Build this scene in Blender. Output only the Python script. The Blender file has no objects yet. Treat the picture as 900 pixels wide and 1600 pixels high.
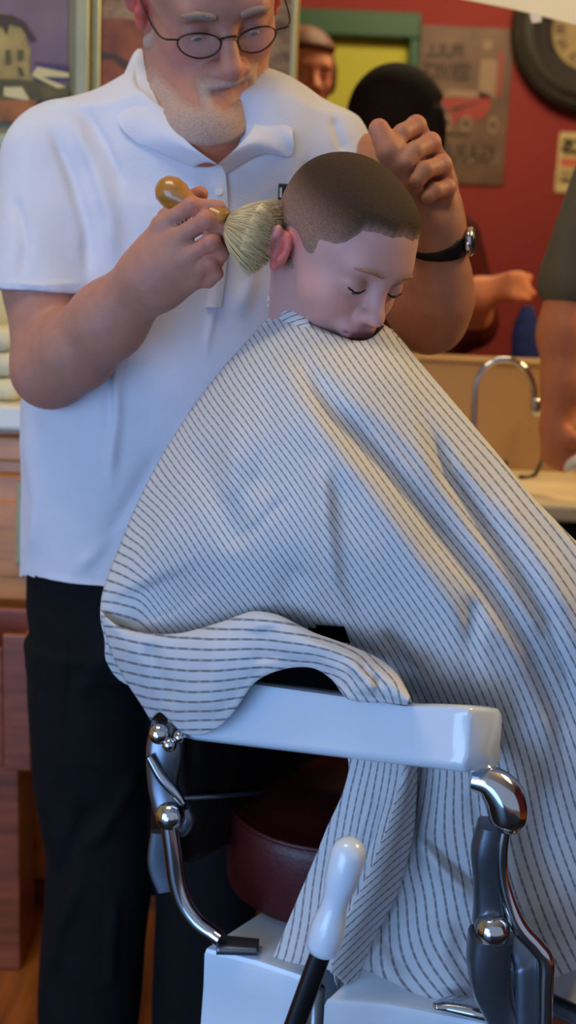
import bpy, math, random
import numpy as np
from mathutils import Vector, noise
random.seed(3); rng = np.random.default_rng(5)
scene = bpy.context.scene
COL = scene.collection
# ------------------------------------------------------------------ camera
FPX = 1700.0
PITCH = math.radians(11.6); ROLL = math.radians(2.5)
CAM = np.array([0.0, 0.0, 1.28])
_x0 = np.array([1.0, 0, 0]); _up0 = np.array([0, math.sin(PITCH), math.cos(PITCH)])
FWD = np.array([0, math.cos(PITCH), -math.sin(PITCH)])
RT = math.cos(ROLL)*_x0 + math.sin(ROLL)*_up0
UP = math.cos(ROLL)*_up0 - math.sin(ROLL)*_x0

def ray(px, py):
    return FWD + (px-450)/FPX*RT + (800-py)/FPX*UP
def P(px, py, y):
    d = ray(px, py); return CAM + d*(y/d[1])
def Pz(px, py, z):
    d = ray(px, py); return CAM + d*((z-CAM[2])/d[2])
def proj(v):
    q = np.atleast_2d(v) - CAM
    w = q@FWD
    return 450+FPX*(q@RT)/w, 800-FPX*(q@UP)/w

cd = bpy.data.cameras.new('camera'); cam = bpy.data.objects.new('camera', cd); COL.objects.link(cam)
from mathutils import Matrix
M = Matrix(((RT[0], UP[0], -FWD[0], CAM[0]), (RT[1], UP[1], -FWD[1], CAM[1]), (RT[2], UP[2], -FWD[2], CAM[2]), (0, 0, 0, 1)))
cam.matrix_world = M
cd.sensor_fit = 'VERTICAL'; cd.sensor_height = 24.0; cd.lens = FPX/1600*24.0
cd.clip_start = 0.02
cd.dof.use_dof = True; cd.dof.focus_distance = 1.16
cd.dof.aperture_fstop = (cd.lens/1000)/0.011
scene.camera = cam

# ------------------------------------------------------------------ materials
def srgb(r, g, b):
    f = lambda c: ((c/255+0.055)/1.055)**2.4 if c/255 > 0.04045 else c/255/12.92
    return (f(r), f(g), f(b), 1)

def mat(name, rgb, rough=0.6, metal=0.0, spec=0.5, noise_amt=0.0, noise_scale=20, bump=0.0, bump_scale=80, sss=0.0,
        coat=0.0, rgb2=None, sheen=0.0, stretch=None, vcol=False, emis=None, trans=0.0, alpha=1.0, sss_rad=(0.012, 0.005, 0.003), sss_scale=1.0):
    m = bpy.data.materials.new(name); m.use_nodes = True
    nt = m.node_tree; b = nt.nodes['Principled BSDF']; L = nt.links
    c = srgb(*rgb)
    b.inputs['Base Color'].default_value = c
    b.inputs['Roughness'].default_value = rough
    b.inputs['Metallic'].default_value = metal
    b.inputs['Specular IOR Level'].default_value = spec
    if coat: b.inputs['Coat Weight'].default_value = coat; b.inputs['Coat Roughness'].default_value = 0.08
    if sheen: b.inputs['Sheen Weight'].default_value = sheen
    if trans: b.inputs['Transmission Weight'].default_value = trans
    if alpha < 1: b.inputs['Alpha'].default_value = alpha
    if sss:
        b.inputs['Subsurface Weight'].default_value = sss
        b.inputs['Subsurface Radius'].default_value = sss_rad
        b.inputs['Subsurface Scale'].default_value = sss_scale
    if emis:
        b.inputs['Emission Color'].default_value = srgb(*emis[0]); b.inputs['Emission Strength'].default_value = emis[1]
    tc = nt.nodes.new('ShaderNodeTexCoord'); vec = tc.outputs['Object']
    if stretch:
        mp = nt.nodes.new('ShaderNodeMapping'); mp.inputs['Scale'].default_value = stretch
        L.new(vec, mp.inputs['Vector']); vec = mp.outputs['Vector']
    colout = None
    if vcol:
        at = nt.nodes.new('ShaderNodeAttribute'); at.attribute_name = 'Col'; colout = at.outputs['Color']
    if noise_amt or rgb2:
        n = nt.nodes.new('ShaderNodeTexNoise'); n.inputs['Scale'].default_value = noise_scale; n.inputs['Detail'].default_value = 5
        L.new(vec, n.inputs['Vector'])
        r = nt.nodes.new('ShaderNodeValToRGB')
        r.color_ramp.elements[0].position = 0.35; r.color_ramp.elements[1].position = 0.68
        mx = nt.nodes.new('ShaderNodeMix'); mx.data_type = 'RGBA'
        L.new(n.outputs['Fac'], r.inputs['Fac']); L.new(r.outputs['Color'], mx.inputs['Factor'])
        if rgb2:
            mx.inputs['A'].default_value = c; mx.inputs['B'].default_value = srgb(*rgb2)
            if colout: raise ValueError
        else:
            mx.blend_type = 'MIX'
            if colout:
                m2 = nt.nodes.new('ShaderNodeMix'); m2.data_type = 'RGBA'; m2.blend_type = 'MULTIPLY'; m2.inputs['Factor'].default_value = 1
                L.new(colout, m2.inputs['A']); m2.inputs['B'].default_value = (1-noise_amt,)*3+(1,)
                L.new(colout, mx.inputs['A']); L.new(m2.outputs['Result'], mx.inputs['B'])
            else:
                mx.inputs['A'].default_value = c; mx.inputs['B'].default_value = tuple(v*(1-noise_amt) for v in c[:3])+(1,)
        L.new(mx.outputs['Result'], b.inputs['Base Color'])
    elif colout:
        L.new(colout, b.inputs['Base Color'])
    if bump:
        n = nt.nodes.new('ShaderNodeTexNoise'); n.inputs['Scale'].default_value = bump_scale; n.inputs['Detail'].default_value = 4
        L.new(vec, n.inputs['Vector'])
        bp = nt.nodes.new('ShaderNodeBump'); bp.inputs['Strength'].default_value = bump; bp.inputs['Distance'].default_value = 0.002
        L.new(n.outputs['Fac'], bp.inputs['Height']); L.new(bp.outputs['Normal'], b.inputs['Normal'])
    return m

def wood(name, a, bcol, scale=(2, 2, 14), rough=0.45):
    return mat(name, a, rough=rough, rgb2=bcol, noise_scale=3, stretch=scale, coat=0.15, bump=0.1, bump_scale=10)

MT = {}
MT['skin_m'] = mat('skin_barber', (205, 150, 125), rough=0.55, spec=0.35, sss=0.25, vcol=True, noise_amt=0.10, noise_scale=60, bump=0.25, bump_scale=140)
MT['skin_b'] = mat('skin_boy', (225, 180, 165), rough=0.5, spec=0.35, sss=0.25, vcol=True, noise_amt=0.04, noise_scale=50, bump=0.05, bump_scale=200)
MT['hair_b'] = mat('hair_short_brown', (95, 70, 50), rough=0.75, spec=0.25, vcol=True, noise_amt=0.35, noise_scale=500, bump=0.9, bump_scale=700)
MT['beard'] = mat('beard_white', (200, 190, 180), rough=0.8, spec=0.2, vcol=True, noise_amt=0.2, noise_scale=350, bump=0.8, bump_scale=500)
MT['hair_dark'] = mat('hair_dark', (30, 19, 13), rough=0.9, spec=.15, noise_amt=0.4, noise_scale=120, bump=0.6, bump_scale=200)
MT['hair_red'] = mat('hair_auburn', (120, 70, 40), rough=0.6, noise_amt=0.4, noise_scale=120, bump=0.6, bump_scale=200)
MT['shirt'] = mat('white_pique_cotton', (208, 208, 216), rough=0.85, spec=0.2, noise_amt=0.04, noise_scale=30, bump=0.35, bump_scale=500, sheen=0.2)
MT['black_cloth'] = mat('black_trouser_cloth', (14, 14, 16), rough=0.85, spec=0.2, noise_amt=0.3, noise_scale=25, bump=0.3, bump_scale=300)
MT['dark_cloth'] = mat('dark_navy_cloth', (24, 24, 32), rough=0.9, spec=0.2, noise_amt=0.3, noise_scale=25)
MT['maroon_cloth'] = mat('dark_red_cloth', (84, 22, 18), rough=0.9, spec=0.2, noise_amt=0.3, noise_scale=15)
MT['olive_cloth'] = mat('olive_grey_cloth', (98, 92, 78), rough=0.9, spec=0.2, noise_amt=0.2, noise_scale=20)
MT['denim'] = mat('blue_denim', (44, 58, 118), rough=0.9, spec=0.2, noise_amt=0.35, noise_scale=60)
MT['porc'] = mat('white_porcelain', (205, 216, 226), rough=0.22, spec=0.5, coat=0.5, noise_amt=0.03, noise_scale=6)
MT['chrome'] = mat('chrome', (205, 205, 208), rough=0.1, metal=1.0, noise_amt=0.12, noise_scale=25)
MT['steel'] = mat('worn_nickel', (122, 128, 136), rough=0.3, metal=.85, noise_amt=0.2, noise_scale=30)
MT['maroon'] = mat('maroon_leather', (74, 20, 22), rough=0.42, spec=0.4, noise_amt=0.2, noise_scale=12, bump=0.3, bump_scale=150)
MT['blackl'] = mat('black_leather', (20, 15, 14), rough=0.5, spec=0.3, noise_amt=0.3, noise_scale=12, bump=0.3, bump_scale=150)
MT['handle'] = mat('amber_wood', (178, 118, 44), rough=0.3, coat=0.5, noise_amt=0.25, noise_scale=20, stretch=(1, 8, 8))
MT['bristle'] = mat('cream_bristle', (220, 196, 146), rough=0.8, spec=0.2, noise_amt=0.15, noise_scale=60)
MT['blackm'] = mat('black_enamel', (14, 11, 11), rough=0.35, noise_amt=0.2, noise_scale=20)
MT['glassm'] = mat('dark_wire', (60, 50, 45), rough=0.3, metal=0.9, noise_amt=0.1)
MT['lens'] = mat('clear_lens', (225, 215, 205), rough=0.03, alpha=.06, noise_amt=0.01)
MT['red'] = mat('red_wall_paint', (142, 44, 38), rough=0.8, noise_amt=0.10, noise_scale=2.5, bump=0.1)
MT['green'] = mat('green_trim_paint', (22, 78, 44), rough=0.5, noise_amt=0.1)
MT['lime'] = mat('lime_wall_paint', (190, 186, 66), rough=0.8, noise_amt=0.05, noise_scale=3)
MT['cream'] = mat('cream_wall_paint', (214, 198, 140), rough=0.8, noise_amt=0.06, noise_scale=3, bump=0.1)
MT['tan'] = mat('tan_backsplash', (190, 150, 104), rough=0.4, spec=0.4, noise_amt=0.06, noise_scale=5, coat=0.15)
MT['counter'] = mat('cream_laminate', (222, 205, 172), rough=0.35, noise_amt=0.04, noise_scale=8)
MT['counterw'] = mat('white_laminate', (228, 224, 206), rough=0.35, noise_amt=0.04, noise_scale=8)
MT['oak'] = wood('honey_oak', (216, 134, 48), (176, 100, 30))
MT['oakh'] = wood('honey_oak_dark', (156, 74, 38), (108, 48, 22))
MT['floor'] = wood('orange_wood_floor', (176, 98, 36), (122, 64, 22), scale=(14, 1.2, 1))
MT['ceil'] = mat('off_white_ceiling', (226, 218, 196), rough=0.9, noise_amt=0.05)
MT['paper'] = mat('cream_paper', (244, 232, 196), rough=0.8, noise_amt=0.03, noise_scale=10)
MT['tape'] = mat('clear_tape', (230, 222, 205), rough=0.2, noise_amt=0.02)
MT['rubber'] = mat('dark_tyre_rubber', (38, 33, 22), rough=0.6, noise_amt=0.3, noise_scale=20, bump=0.3, bump_scale=40)
MT['dial'] = mat('aged_dial', (176, 152, 104), rough=0.6, noise_amt=0.2, noise_scale=12)
MT['signtin'] = mat('aged_brown_tin', (112, 84, 62), rough=0.5, rgb2=(88, 60, 44), noise_scale=8)
MT['signdk'] = mat('dark_brown_print', (58, 40, 32), rough=0.6, noise_amt=0.1)
MT['signlt'] = mat('pale_print', (150, 124, 100), rough=0.6, noise_amt=0.1)
MT['signred'] = mat('red_print', (160, 52, 42), rough=0.5, noise_amt=0.15)
MT['signcream'] = mat('cream_print', (212, 190, 134), rough=0.6, noise_amt=0.1)
MT['orange'] = mat('orange_print', (204, 104, 66), rough=0.6, noise_amt=0.1)
MT['silver'] = mat('silver_green_frame', (158, 156, 124), rough=0.35, metal=0.3, noise_amt=0.1)
MT['mount'] = mat('grey_mount_board', (128, 122, 96), rough=0.8, noise_amt=0.05)
MT['sky_p'] = mat('purple_painted_sky', (124, 100, 108), rough=0.6, rgb2=(98, 80, 98), noise_scale=7)
MT['ochre'] = mat('ochre_paint', (172, 150, 84), rough=0.6, rgb2=(120, 98, 48), noise_scale=22)
MT['olive_p'] = mat('olive_paint', (96, 88, 34), rough=0.6, rgb2=(60, 52, 22), noise_scale=20)
MT['orange_p'] = mat('burnt_orange_paint', (160, 96, 36), rough=0.6, rgb2=(96, 58, 24), noise_scale=18)
MT['dark_p'] = mat('dark_brown_paint', (62, 44, 28), rough=0.6, noise_amt=0.2)
MT['pale_p'] = mat('pale_cream_paint', (206, 190, 136), rough=0.6, noise_amt=0.15)
MT['violet_p'] = mat('violet_paint', (74, 54, 92), rough=0.6, noise_amt=0.15)
MT['painting'] = mat('brown_painting', (170, 140, 98), rough=0.6, rgb2=(92, 58, 36), noise_scale=16, stretch=(1, 1, 1.6))
MT['rust_p'] = mat('rust_paint', (142, 72, 34), rough=0.6, rgb2=(92, 42, 22), noise_scale=20)
MT['towel'] = mat('cream_towel', (222, 212, 176), rough=0.95, noise_amt=0.06, noise_scale=40, bump=0.8, bump_scale=300)
MT['gtowel'] = mat('pale_sage_towel', (176, 172, 132), rough=0.95, noise_amt=0.06, noise_scale=40, bump=0.8, bump_scale=300)
MT['white_plastic'] = mat('white_plastic', (225, 220, 212), rough=0.4, noise_amt=0.03)
MT['eye'] = mat('eye_white', (200, 190, 180), rough=0.15, vcol=True)
MT['brow_g'] = mat('grey_brow', (150, 125, 108), rough=0.9, noise_amt=0.3, noise_scale=300)
MT['brow_b'] = mat('fair_brow', (150, 108, 84), rough=0.9, noise_amt=0.3, noise_scale=300)
MT['lash'] = mat('dark_lash', (50, 32, 28), rough=0.9, noise_amt=0.3, noise_scale=300)

def cape_material():
    m = bpy.data.materials.new('striped_cape_cloth'); m.use_nodes = True
    nt = m.node_tree; L = nt.links; b = nt.nodes['Principled BSDF']
    b.inputs['Roughness'].default_value = 0.8; b.inputs['Specular IOR Level'].default_value = 0.2
    b.inputs['Sheen Weight'].default_value = 0.15
    a = nt.nodes.new('ShaderNodeUVMap'); a.uv_map = 'UVMap'
    sep = nt.nodes.new('ShaderNodeSeparateXYZ'); L.new(a.outputs['UV'], sep.inputs['Vector'])
    def math_(op, x, y=None, clamp=False):
        n = nt.nodes.new('ShaderNodeMath'); n.operation = op; n.use_clamp = clamp
        for i, v in enumerate((x, y)):
            if v is None: continue
            if isinstance(v, (int, float)): n.inputs[i].default_value = v
            else: L.new(v, n.inputs[i])
        return n.outputs[0]
    fr = math_('FRACT', sep.outputs['X'])
    dist = math_('ABSOLUTE', math_('SUBTRACT', fr, 0.5))
    line = math_('SUBTRACT', 1.0, math_('MULTIPLY', math_('SUBTRACT', dist, 0.07), 11.0, ), True)      # 1 inside the stripe
    line = math_('MINIMUM', line, 1.0); line = math_('MAXIMUM', line, 0.0)
    dd = math_('ABSOLUTE', math_('SUBTRACT', math_('FRACT', sep.outputs['Y']), 0.5))
    dash = math_('MULTIPLY', math_('SUBTRACT', 0.46, dd), 5.0, True)
    dash = math_('ADD', math_('MULTIPLY', dash, 0.34), 0.66)
    fac = math_('MULTIPLY', line, dash)
    n = nt.nodes.new('ShaderNodeTexNoise'); n.inputs['Scale'].default_value = 6
    tc = nt.nodes.new('ShaderNodeTexCoord'); L.new(tc.outputs['Object'], n.inputs['Vector'])
    mb = nt.nodes.new('ShaderNodeMix'); mb.data_type = 'RGBA'
    mb.inputs['A'].default_value = srgb(214, 213, 212); mb.inputs['B'].default_value = srgb(204, 204, 206)
    L.new(n.outputs['Fac'], mb.inputs['Factor'])
    mx = nt.nodes.new('ShaderNodeMix'); mx.data_type = 'RGBA'
    L.new(math_('MULTIPLY', fac, 0.70), mx.inputs['Factor']); L.new(mb.outputs['Result'], mx.inputs['A']); mx.inputs['B'].default_value = srgb(40, 44, 60)
    L.new(mx.outputs['Result'], b.inputs['Base Color'])
    # light passes a little through the thin cotton
    tr = nt.nodes.new('ShaderNodeBsdfTranslucent'); L.new(mx.outputs['Result'], tr.inputs['Color'])
    ms = nt.nodes.new('ShaderNodeMixShader'); ms.inputs[0].default_value = 0.12
    out = nt.nodes['Material Output']
    L.new(b.outputs[0], ms.inputs[1]); L.new(tr.outputs[0], ms.inputs[2]); L.new(ms.outputs[0], out.inputs['Surface'])
    return m
MT['cape'] = cape_material()

# ------------------------------------------------------------------ object helpers
ROOTOFF = {}
def thing(name, label, cat, loc, group=None):
    o = bpy.data.objects.new(name, None); o.empty_display_size = 0.05; COL.objects.link(o)
    o.location = tuple(float(v) for v in loc); o['label'] = label; o['category'] = cat
    if group: o['group'] = group
    ROOTOFF[o.name] = np.array(loc, float)
    return o

def mk(name, V, F, m, parent=None, label=None, cat=None, group=None, kind=None, smooth=True, col=None, uv=None, flatang=None, mats=None, midx=None):
    V = np.asarray(V, float)
    if parent is not None: off = ROOTOFF[parent.name]
    else: off = (V.min(0)+V.max(0))/2; off[2] = V[:, 2].min()
    me = bpy.data.meshes.new(name)
    me.from_pydata((V-off).tolist(), [], [tuple(int(i) for i in f) for f in F])
    me.update()
    if smooth: me.polygons.foreach_set('use_smooth', [True]*len(me.polygons))
    if col is not None:
        ca = me.color_attributes.new('Col', 'FLOAT_COLOR', 'POINT')
        c4 = np.ones((len(V), 4)); c4[:, :3] = col; ca.data.foreach_set('color', c4.ravel())
    if uv is not None:
        ul = me.uv_layers.new(name='UVMap'); li = np.empty(len(me.loops), int); me.loops.foreach_get('vertex_index', li)
        ul.data.foreach_set('uv', np.asarray(uv)[li].ravel())
    me.materials.append(m)
    if mats:
        for q in mats: me.materials.append(q)
    if midx is not None: me.polygons.foreach_set('material_index', midx)
    o = bpy.data.objects.new(name, me); COL.objects.link(o)
    if parent is not None:
        o.parent = parent; ROOTOFF[o.name] = off
    else:
        o.location = tuple(off); ROOTOFF[o.name] = off
    if smooth and flatang is not None:
        me.set_sharp_from_angle(angle=math.radians(flatang))
    if label: o['label'] = label
    if cat: o['category'] = cat
    if group: o['group'] = group
    if kind: o['kind'] = kind
    return o

class MB:
    def __init__(s): s.V = []; s.F = []; s.n = 0
    def add(s, V, F):
        V = np.asarray(V, float); s.V.append(V); s.F += [tuple(i+s.n for i in f) for f in F]; s.n += len(V); return s
    def get(s): return np.vstack(s.V), s.F

def box(lo, hi, bev=0.0, ax=None, o=None):
    """bevelled box; with axes ax (3x3 rows) and origin o the box is in that frame"""
    lo = np.array(lo, float); hi = np.array(hi, float)
    b = min(bev, 0.49*min(hi-lo))
    if b <= 0:
        V = np.array([[x, y, z] for x in (lo[0], hi[0]) for y in (lo[1], hi[1]) for z in (lo[2], hi[2])])
        F = [(0, 1, 3, 2), (4, 6, 7, 5), (0, 4, 5, 1), (2, 3, 7, 6), (0, 2, 6, 4), (1, 5, 7, 3)]
    else:
        import bmesh
        bm = bmesh.new(); bmesh.ops.create_cube(bm, size=1.0)
        for v in bm.verts:
            for k in range(3): v.co[k] = lo[k] if v.co[k] < 0 else hi[k]
        bmesh.ops.bevel(bm, geom=list(bm.edges), offset=b, segments=3, profile=0.5, affect='EDGES')
        bm.verts.index_update()
        V = np.array([v.co[:] for v in bm.verts]); F = [tuple(v.index for v in f.verts) for f in bm.faces]; bm.free()
    if ax is not None: V = V@np.array(ax) + (0 if o is None else np.array(o))
    return V, F

def crpath(pts, n=8):
    """Catmull-Rom through rows of numbers"""
    p = np.asarray(pts, float); p = np.vstack([2*p[0]-p[1], p, 2*p[-1]-p[-2]])
    out = []
    for i in range(1, len(p)-2):
        for k in range(n):
            t = k/n
            out.append(0.5*((2*p[i]) + (-p[i-1]+p[i+1])*t + (2*p[i-1]-5*p[i]+4*p[i+1]-p[i+2])*t*t + (-p[i-1]+3*p[i]-3*p[i+1]+p[i+2])*t**3))
    out.append(p[-2]); return np.array(out)

def tube(path, rad, ns=16, flat=1.0, up=(0, 0, 1), cap=True, sq=2.0, smoothn=8):
    """sweep a (super)ellipse along a path; rad list per point, flat = thickness ratio on the binormal"""
    path = np.asarray(path, float); rad = np.atleast_1d(np.asarray(rad, float))
    if len(rad) == 1: rad = np.full(len(path), rad[0])
    if smoothn > 1:
        q = crpath(np.c_[path, rad], smoothn); path = q[:, :3]; rad = np.maximum(q[:, 3], 1e-4)
    T = np.gradient(path, axis=0); T /= np.linalg.norm(T, axis=1)[:, None]+1e-12
    u = np.array(up, float); V = []
    prev = None
    for i in range(len(path)):
        if prev is None:
            n = u-np.dot(u, T[i])*T[i]
            if np.linalg.norm(n) < 1e-3: n = np.array([1.0, 0, 0])-T[i][0]*T[i]
        else: n = prev-np.dot(prev, T[i])*T[i]
        n /= np.linalg.norm(n); prev = n; bn = np.cross(T[i], n)
        for k in range(ns):
            a = 2*math.pi*k/ns; c, s = math.cos(a), math.sin(a)
            e = 2/sq
            c = math.copysign(abs(c)**e, c); s = math.copysign(abs(s)**e, s)
            V.append(path[i] + rad[i]*(n*c + bn*s*flat))
    F = []
    m = len(path)
    for i in range(m-1):
        for k in range(ns):
            k2 = (k+1) % ns; F.append((i*ns+k, i*ns+k2, (i+1)*ns+k2, (i+1)*ns+k))
    if cap: F.append(tuple(range(ns-1, -1, -1))); F.append(tuple((m-1)*ns+k for k in range(ns)))
    return np.array(V), F

def lathe(base, axis, prof, ns=28):
    """prof rows (h along axis, r)"""
    axis = np.array(axis, float); axis /= np.linalg.norm(axis)
    n = np.cross(axis, [0, 0, 1.0]); 
    if np.linalg.norm(n) < 1e-3: n = np.array([1.0, 0, 0])
    n /= np.linalg.norm(n); b = np.cross(axis, n); V = []; F = []
    for h, r in prof:
        for k in range(ns):
            a = 2*math.pi*k/ns; V.append(np.array(base)+axis*h+r*(n*math.cos(a)+b*math.sin(a)))
    for i in range(len(prof)-1):
        for k in range(ns):
            k2 = (k+1) % ns; F.append((i*ns+k, (i+1)*ns+k, (i+1)*ns+k2, i*ns+k2))
    F.append(tuple(range(ns))); F.append(tuple((len(prof)-1)*ns+k for k in range(ns-1, -1, -1)))
    return np.array(V), F

def prism(poly, d0, depthvec):
    """extrude polygon (Nx3) along depthvec"""
    a = np.asarray(poly, float)+np.array(d0); b = a+np.array(depthvec); n = len(a)
    return np.vstack([a, b]), [tuple(range(n))[::-1], tuple(range(n, 2*n))]+[(i, (i+1) % n, n+(i+1) % n, n+i) for i in range(n)]

def bicubic(G, n):
    """G rows x cols x ch -> dense grid by Catmull-Rom in both directions"""
    G = np.asarray(G, float); R, C, K = G.shape
    A = np.stack([crpath(G[r], n) for r in range(R)])          # R x C' x K
    B = np.stack([crpath(A[:, c], n) for c in range(A.shape[1])], axis=1)
    return B

def gridfaces(R, C, keep=None):
    F = []
    for i in range(R-1):
        for j in range(C-1):
            if keep is not None and not (keep[i, j] and keep[i+1, j] and keep[i, j+1] and keep[i+1, j+1]): continue
            F.append((i*C+j, (i+1)*C+j, (i+1)*C+j+1, i*C+j+1))
    return F

def polydist(px, py, pts):
    best = np.full(px.shape, 1e9); pts = np.asarray(pts, float); arc = np.zeros(px.shape); acc = 0
    tot = sum(np.hypot(*(b-a)) for a, b in zip(pts[:-1], pts[1:]))
    for a, b in zip(pts[:-1], pts[1:]):
        d = b-a; t = np.clip(((px-a[0])*d[0]+(py-a[1])*d[1])/(d@d), 0, 1); L = np.hypot(*d)
        q = np.hypot(px-a[0]-t*d[0], py-a[1]-t*d[1]); arc = np.where(q < best, (acc+t*L)/tot, arc); best = np.minimum(best, q); acc += L
    return best, arc
def foldsum(px, py, folds):
    s = np.zeros(px.shape)
    for pts, w, amp in folds:
        q, t = polydist(px, py, pts); tp = np.clip(np.minimum(t, 1-t)/.22, 0, 1); s += amp*np.exp(-(q/w)**2)*(.12+.88*tp*tp*(3-2*tp))
    return s

# ------------------------------------------------------------------ implicit surfaces
class Fld:
    def __init__(s, lo, hi, h):
        s.lo = np.array(lo, float); s.h = h; n = np.ceil((np.array(hi)-s.lo)/h).astype(int)+1
        s.n = n; s.ax = [s.lo[k]+h*np.arange(n[k]) for k in range(3)]
        s.F = np.full(tuple(n), 0.5, np.float32)
    def empty(s):
        t = Fld.__new__(Fld); t.lo = s.lo; t.h = s.h; t.n = s.n; t.ax = s.ax; t.F = np.full(tuple(s.n), 0.5, np.float32); return t
    def put(s, lo, hi, fn, k=0.0, mode='u'):
        m = k+3*s.h+0.012
        a = np.clip(np.floor((np.array(lo)-m-s.lo)/s.h).astype(int), 0, s.n); b = np.clip(np.ceil((np.array(hi)+m-s.lo)/s.h).astype(int)+1, 0, s.n)
        if np.any(b <= a): return s
        sl = tuple(slice(a[i], b[i]) for i in range(3))
        X, Y, Z = np.meshgrid(*[s.ax[i][a[i]:b[i]] for i in range(3)], indexing='ij')
        d = fn(X, Y, Z).astype(np.float32); f = s.F[sl]
        s.F[sl] = comb(f, d, k, mode); return s
    def cap(s, a, b, ra, rb=None, k=0.0, mode='u'):
        rb = ra if rb is None else rb; a = np.array(a, float); b = np.array(b, float); d = b-a; L = d@d+1e-12
        def fn(X, Y, Z):
            t = np.clip(((X-a[0])*d[0]+(Y-a[1])*d[1]+(Z-a[2])*d[2])/L, 0, 1)
            return np.sqrt((X-a[0]-t*d[0])**2+(Y-a[1]-t*d[1])**2+(Z-a[2]-t*d[2])**2)-(ra+(rb-ra)*t)
        r = max(ra, rb); return s.put(np.minimum(a, b)-r, np.maximum(a, b)+r, fn, k, mode)
    def chain(s, pts, rs, k=0.004, mode='u'):
        for i in range(len(pts)-1): s.cap(pts[i], pts[i+1], rs[i], rs[i+1], k, mode)
        return s
    def ell(s, c, rad, R=None, k=0.0, mode='u'):
        c = np.array(c, float); rad = np.array(rad, float); R = np.eye(3) if R is None else np.asarray(R, float)
        def fn(X, Y, Z):
            x, y, z = X-c[0], Y-c[1], Z-c[2]
            u = [(x*R[i][0]+y*R[i][1]+z*R[i][2])/rad[i] for i in range(3)]
            q = np.sqrt(u[0]**2+u[1]**2+u[2]**2); g = np.sqrt((u[0]/rad[0])**2+(u[1]/rad[1])**2+(u[2]/rad[2])**2)+1e-9
            return q*(q-1)/g
        r = rad.max(); return s.put(c-r, c+r, fn, k, mode)
    def zloft(s, rows, k=0.0, mode='u', p=2.3):
        """rows: (z, cx, cy, a, b) sorted by z ascending"""
        r = np.array(sorted(rows)); 
        def fn(X, Y, Z):
            z = np.clip(Z, r[0, 0], r[-1, 0])
            cx, cy, a, b = [np.interp(z, r[:, 0], r[:, i]) for i in (1, 2, 3, 4)]
            q = (np.abs((X-cx)/a)**p+np.abs((Y-cy)/b)**p)**(1/p)
            d = (q-1)*np.minimum(a, b)
            return np.maximum(d, np.abs(Z-(r[0, 0]+r[-1, 0])/2)-(r[-1, 0]-r[0, 0])/2)
        lo = [np.min(r[:, 1]-r[:, 3]), np.min(r[:, 2]-r[:, 4]), r[0, 0]]; hi = [np.max(r[:, 1]+r[:, 3]), np.max(r[:, 2]+r[:, 4]), r[-1, 0]]
        return s.put(lo, hi, fn, k, mode)
    def mesh(s):
        return surfnets(s.F, s.lo, s.h)
def comb(f, d, k, mode):
    if mode == 'u':
        if k > 0:
            h = np.maximum(k-np.abs(f-d), 0)/k; return np.minimum(f, d)-h*h*k/4
        return np.minimum(f, d)
    d = -d
    if k > 0:
        h = np.maximum(k-np.abs(f-d), 0)/k; return np.maximum(f, d)+h*h*k/4
    return np.maximum(f, d)

def surfnets(F, lo, h):
    F = np.pad(F, 1, constant_values=0.5); lo = lo-h
    S = F < 0; cnt = np.zeros(tuple(n-1 for n in F.shape), np.int8)
    cs = [(i, j, k) for i in (0, 1) for j in (0, 1) for k in (0, 1)]
    for i, j, k in cs: cnt += S[i:S.shape[0]-1+i, j:S.shape[1]-1+j, k:S.shape[2]-1+k]
    I, J, K = np.nonzero((cnt > 0) & (cnt < 8)); N = len(I)
    acc = np.zeros((N, 3)); w = np.zeros(N)
    E = [(a, b) for ai, a in enumerate(cs) for b in cs[ai+1:] if sum(abs(x-y) for x, y in zip(a, b)) == 1]
    for a, b in E:
        fa = F[I+a[0], J+a[1], K+a[2]]; fb = F[I+b[0], J+b[1], K+b[2]]
        m = (fa < 0) != (fb < 0); t = np.where(m, fa/(np.where(m, fa-fb, 1)), 0)
        A = np.array(a, float); B = np.array(b, float)
        acc += (A+(B-A)*t[:, None])*m[:, None]; w += m
    V = lo+h*(np.c_[I, J, K]+acc/w[:, None])
    idx = np.full(cnt.shape, -1, np.int32); idx[I, J, K] = np.arange(N)
    Fs = []
    for ax in range(3):
        s0 = [slice(None)]*3; s1 = [slice(None)]*3; s0[ax] = slice(0, -1); s1[ax] = slice(1, None)
        A = S[tuple(s0)]; B = S[tuple(s1)]; c = np.nonzero(A != B); inside = A[c]
        c = np.stack(c, 1); u, v = [(1, 2), (2, 0), (0, 1)][ax]
        eu = np.zeros(3, int); eu[u] = 1; ev = np.zeros(3, int); ev[v] = 1
        ok = (c[:, u] > 0) & (c[:, v] > 0) & (c[:, u] < F.shape[u]-1) & (c[:, v] < F.shape[v]-1)
        c = c[ok]; inside = inside[ok]
        q = [idx[tuple((c+o).T)] for o in (-eu-ev, -ev, 0*eu, -eu)]
        q = np.stack(q, 1); q[~inside] = q[~inside][:, ::-1]; Fs.append(q)
    Q = np.vstack(Fs); Q = Q[(Q >= 0).all(1)]
    return V, Q
def relax(V, Q, it=2, lam=0.5):
    e = np.vstack([Q[:, [0, 1]], Q[:, [1, 2]], Q[:, [2, 3]], Q[:, [3, 0]]]); 
    for _ in range(it):
        acc = np.zeros_like(V); n = np.zeros(len(V))
        for a, b in ((0, 1), (1, 0)):
            for c in range(3): acc[:, c] += np.bincount(e[:, a], V[e[:, b], c], len(V))
            n += np.bincount(e[:, a], minlength=len(V))
        V = V+lam*(acc/np.maximum(n, 1)[:, None]-V)
    return V
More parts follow.
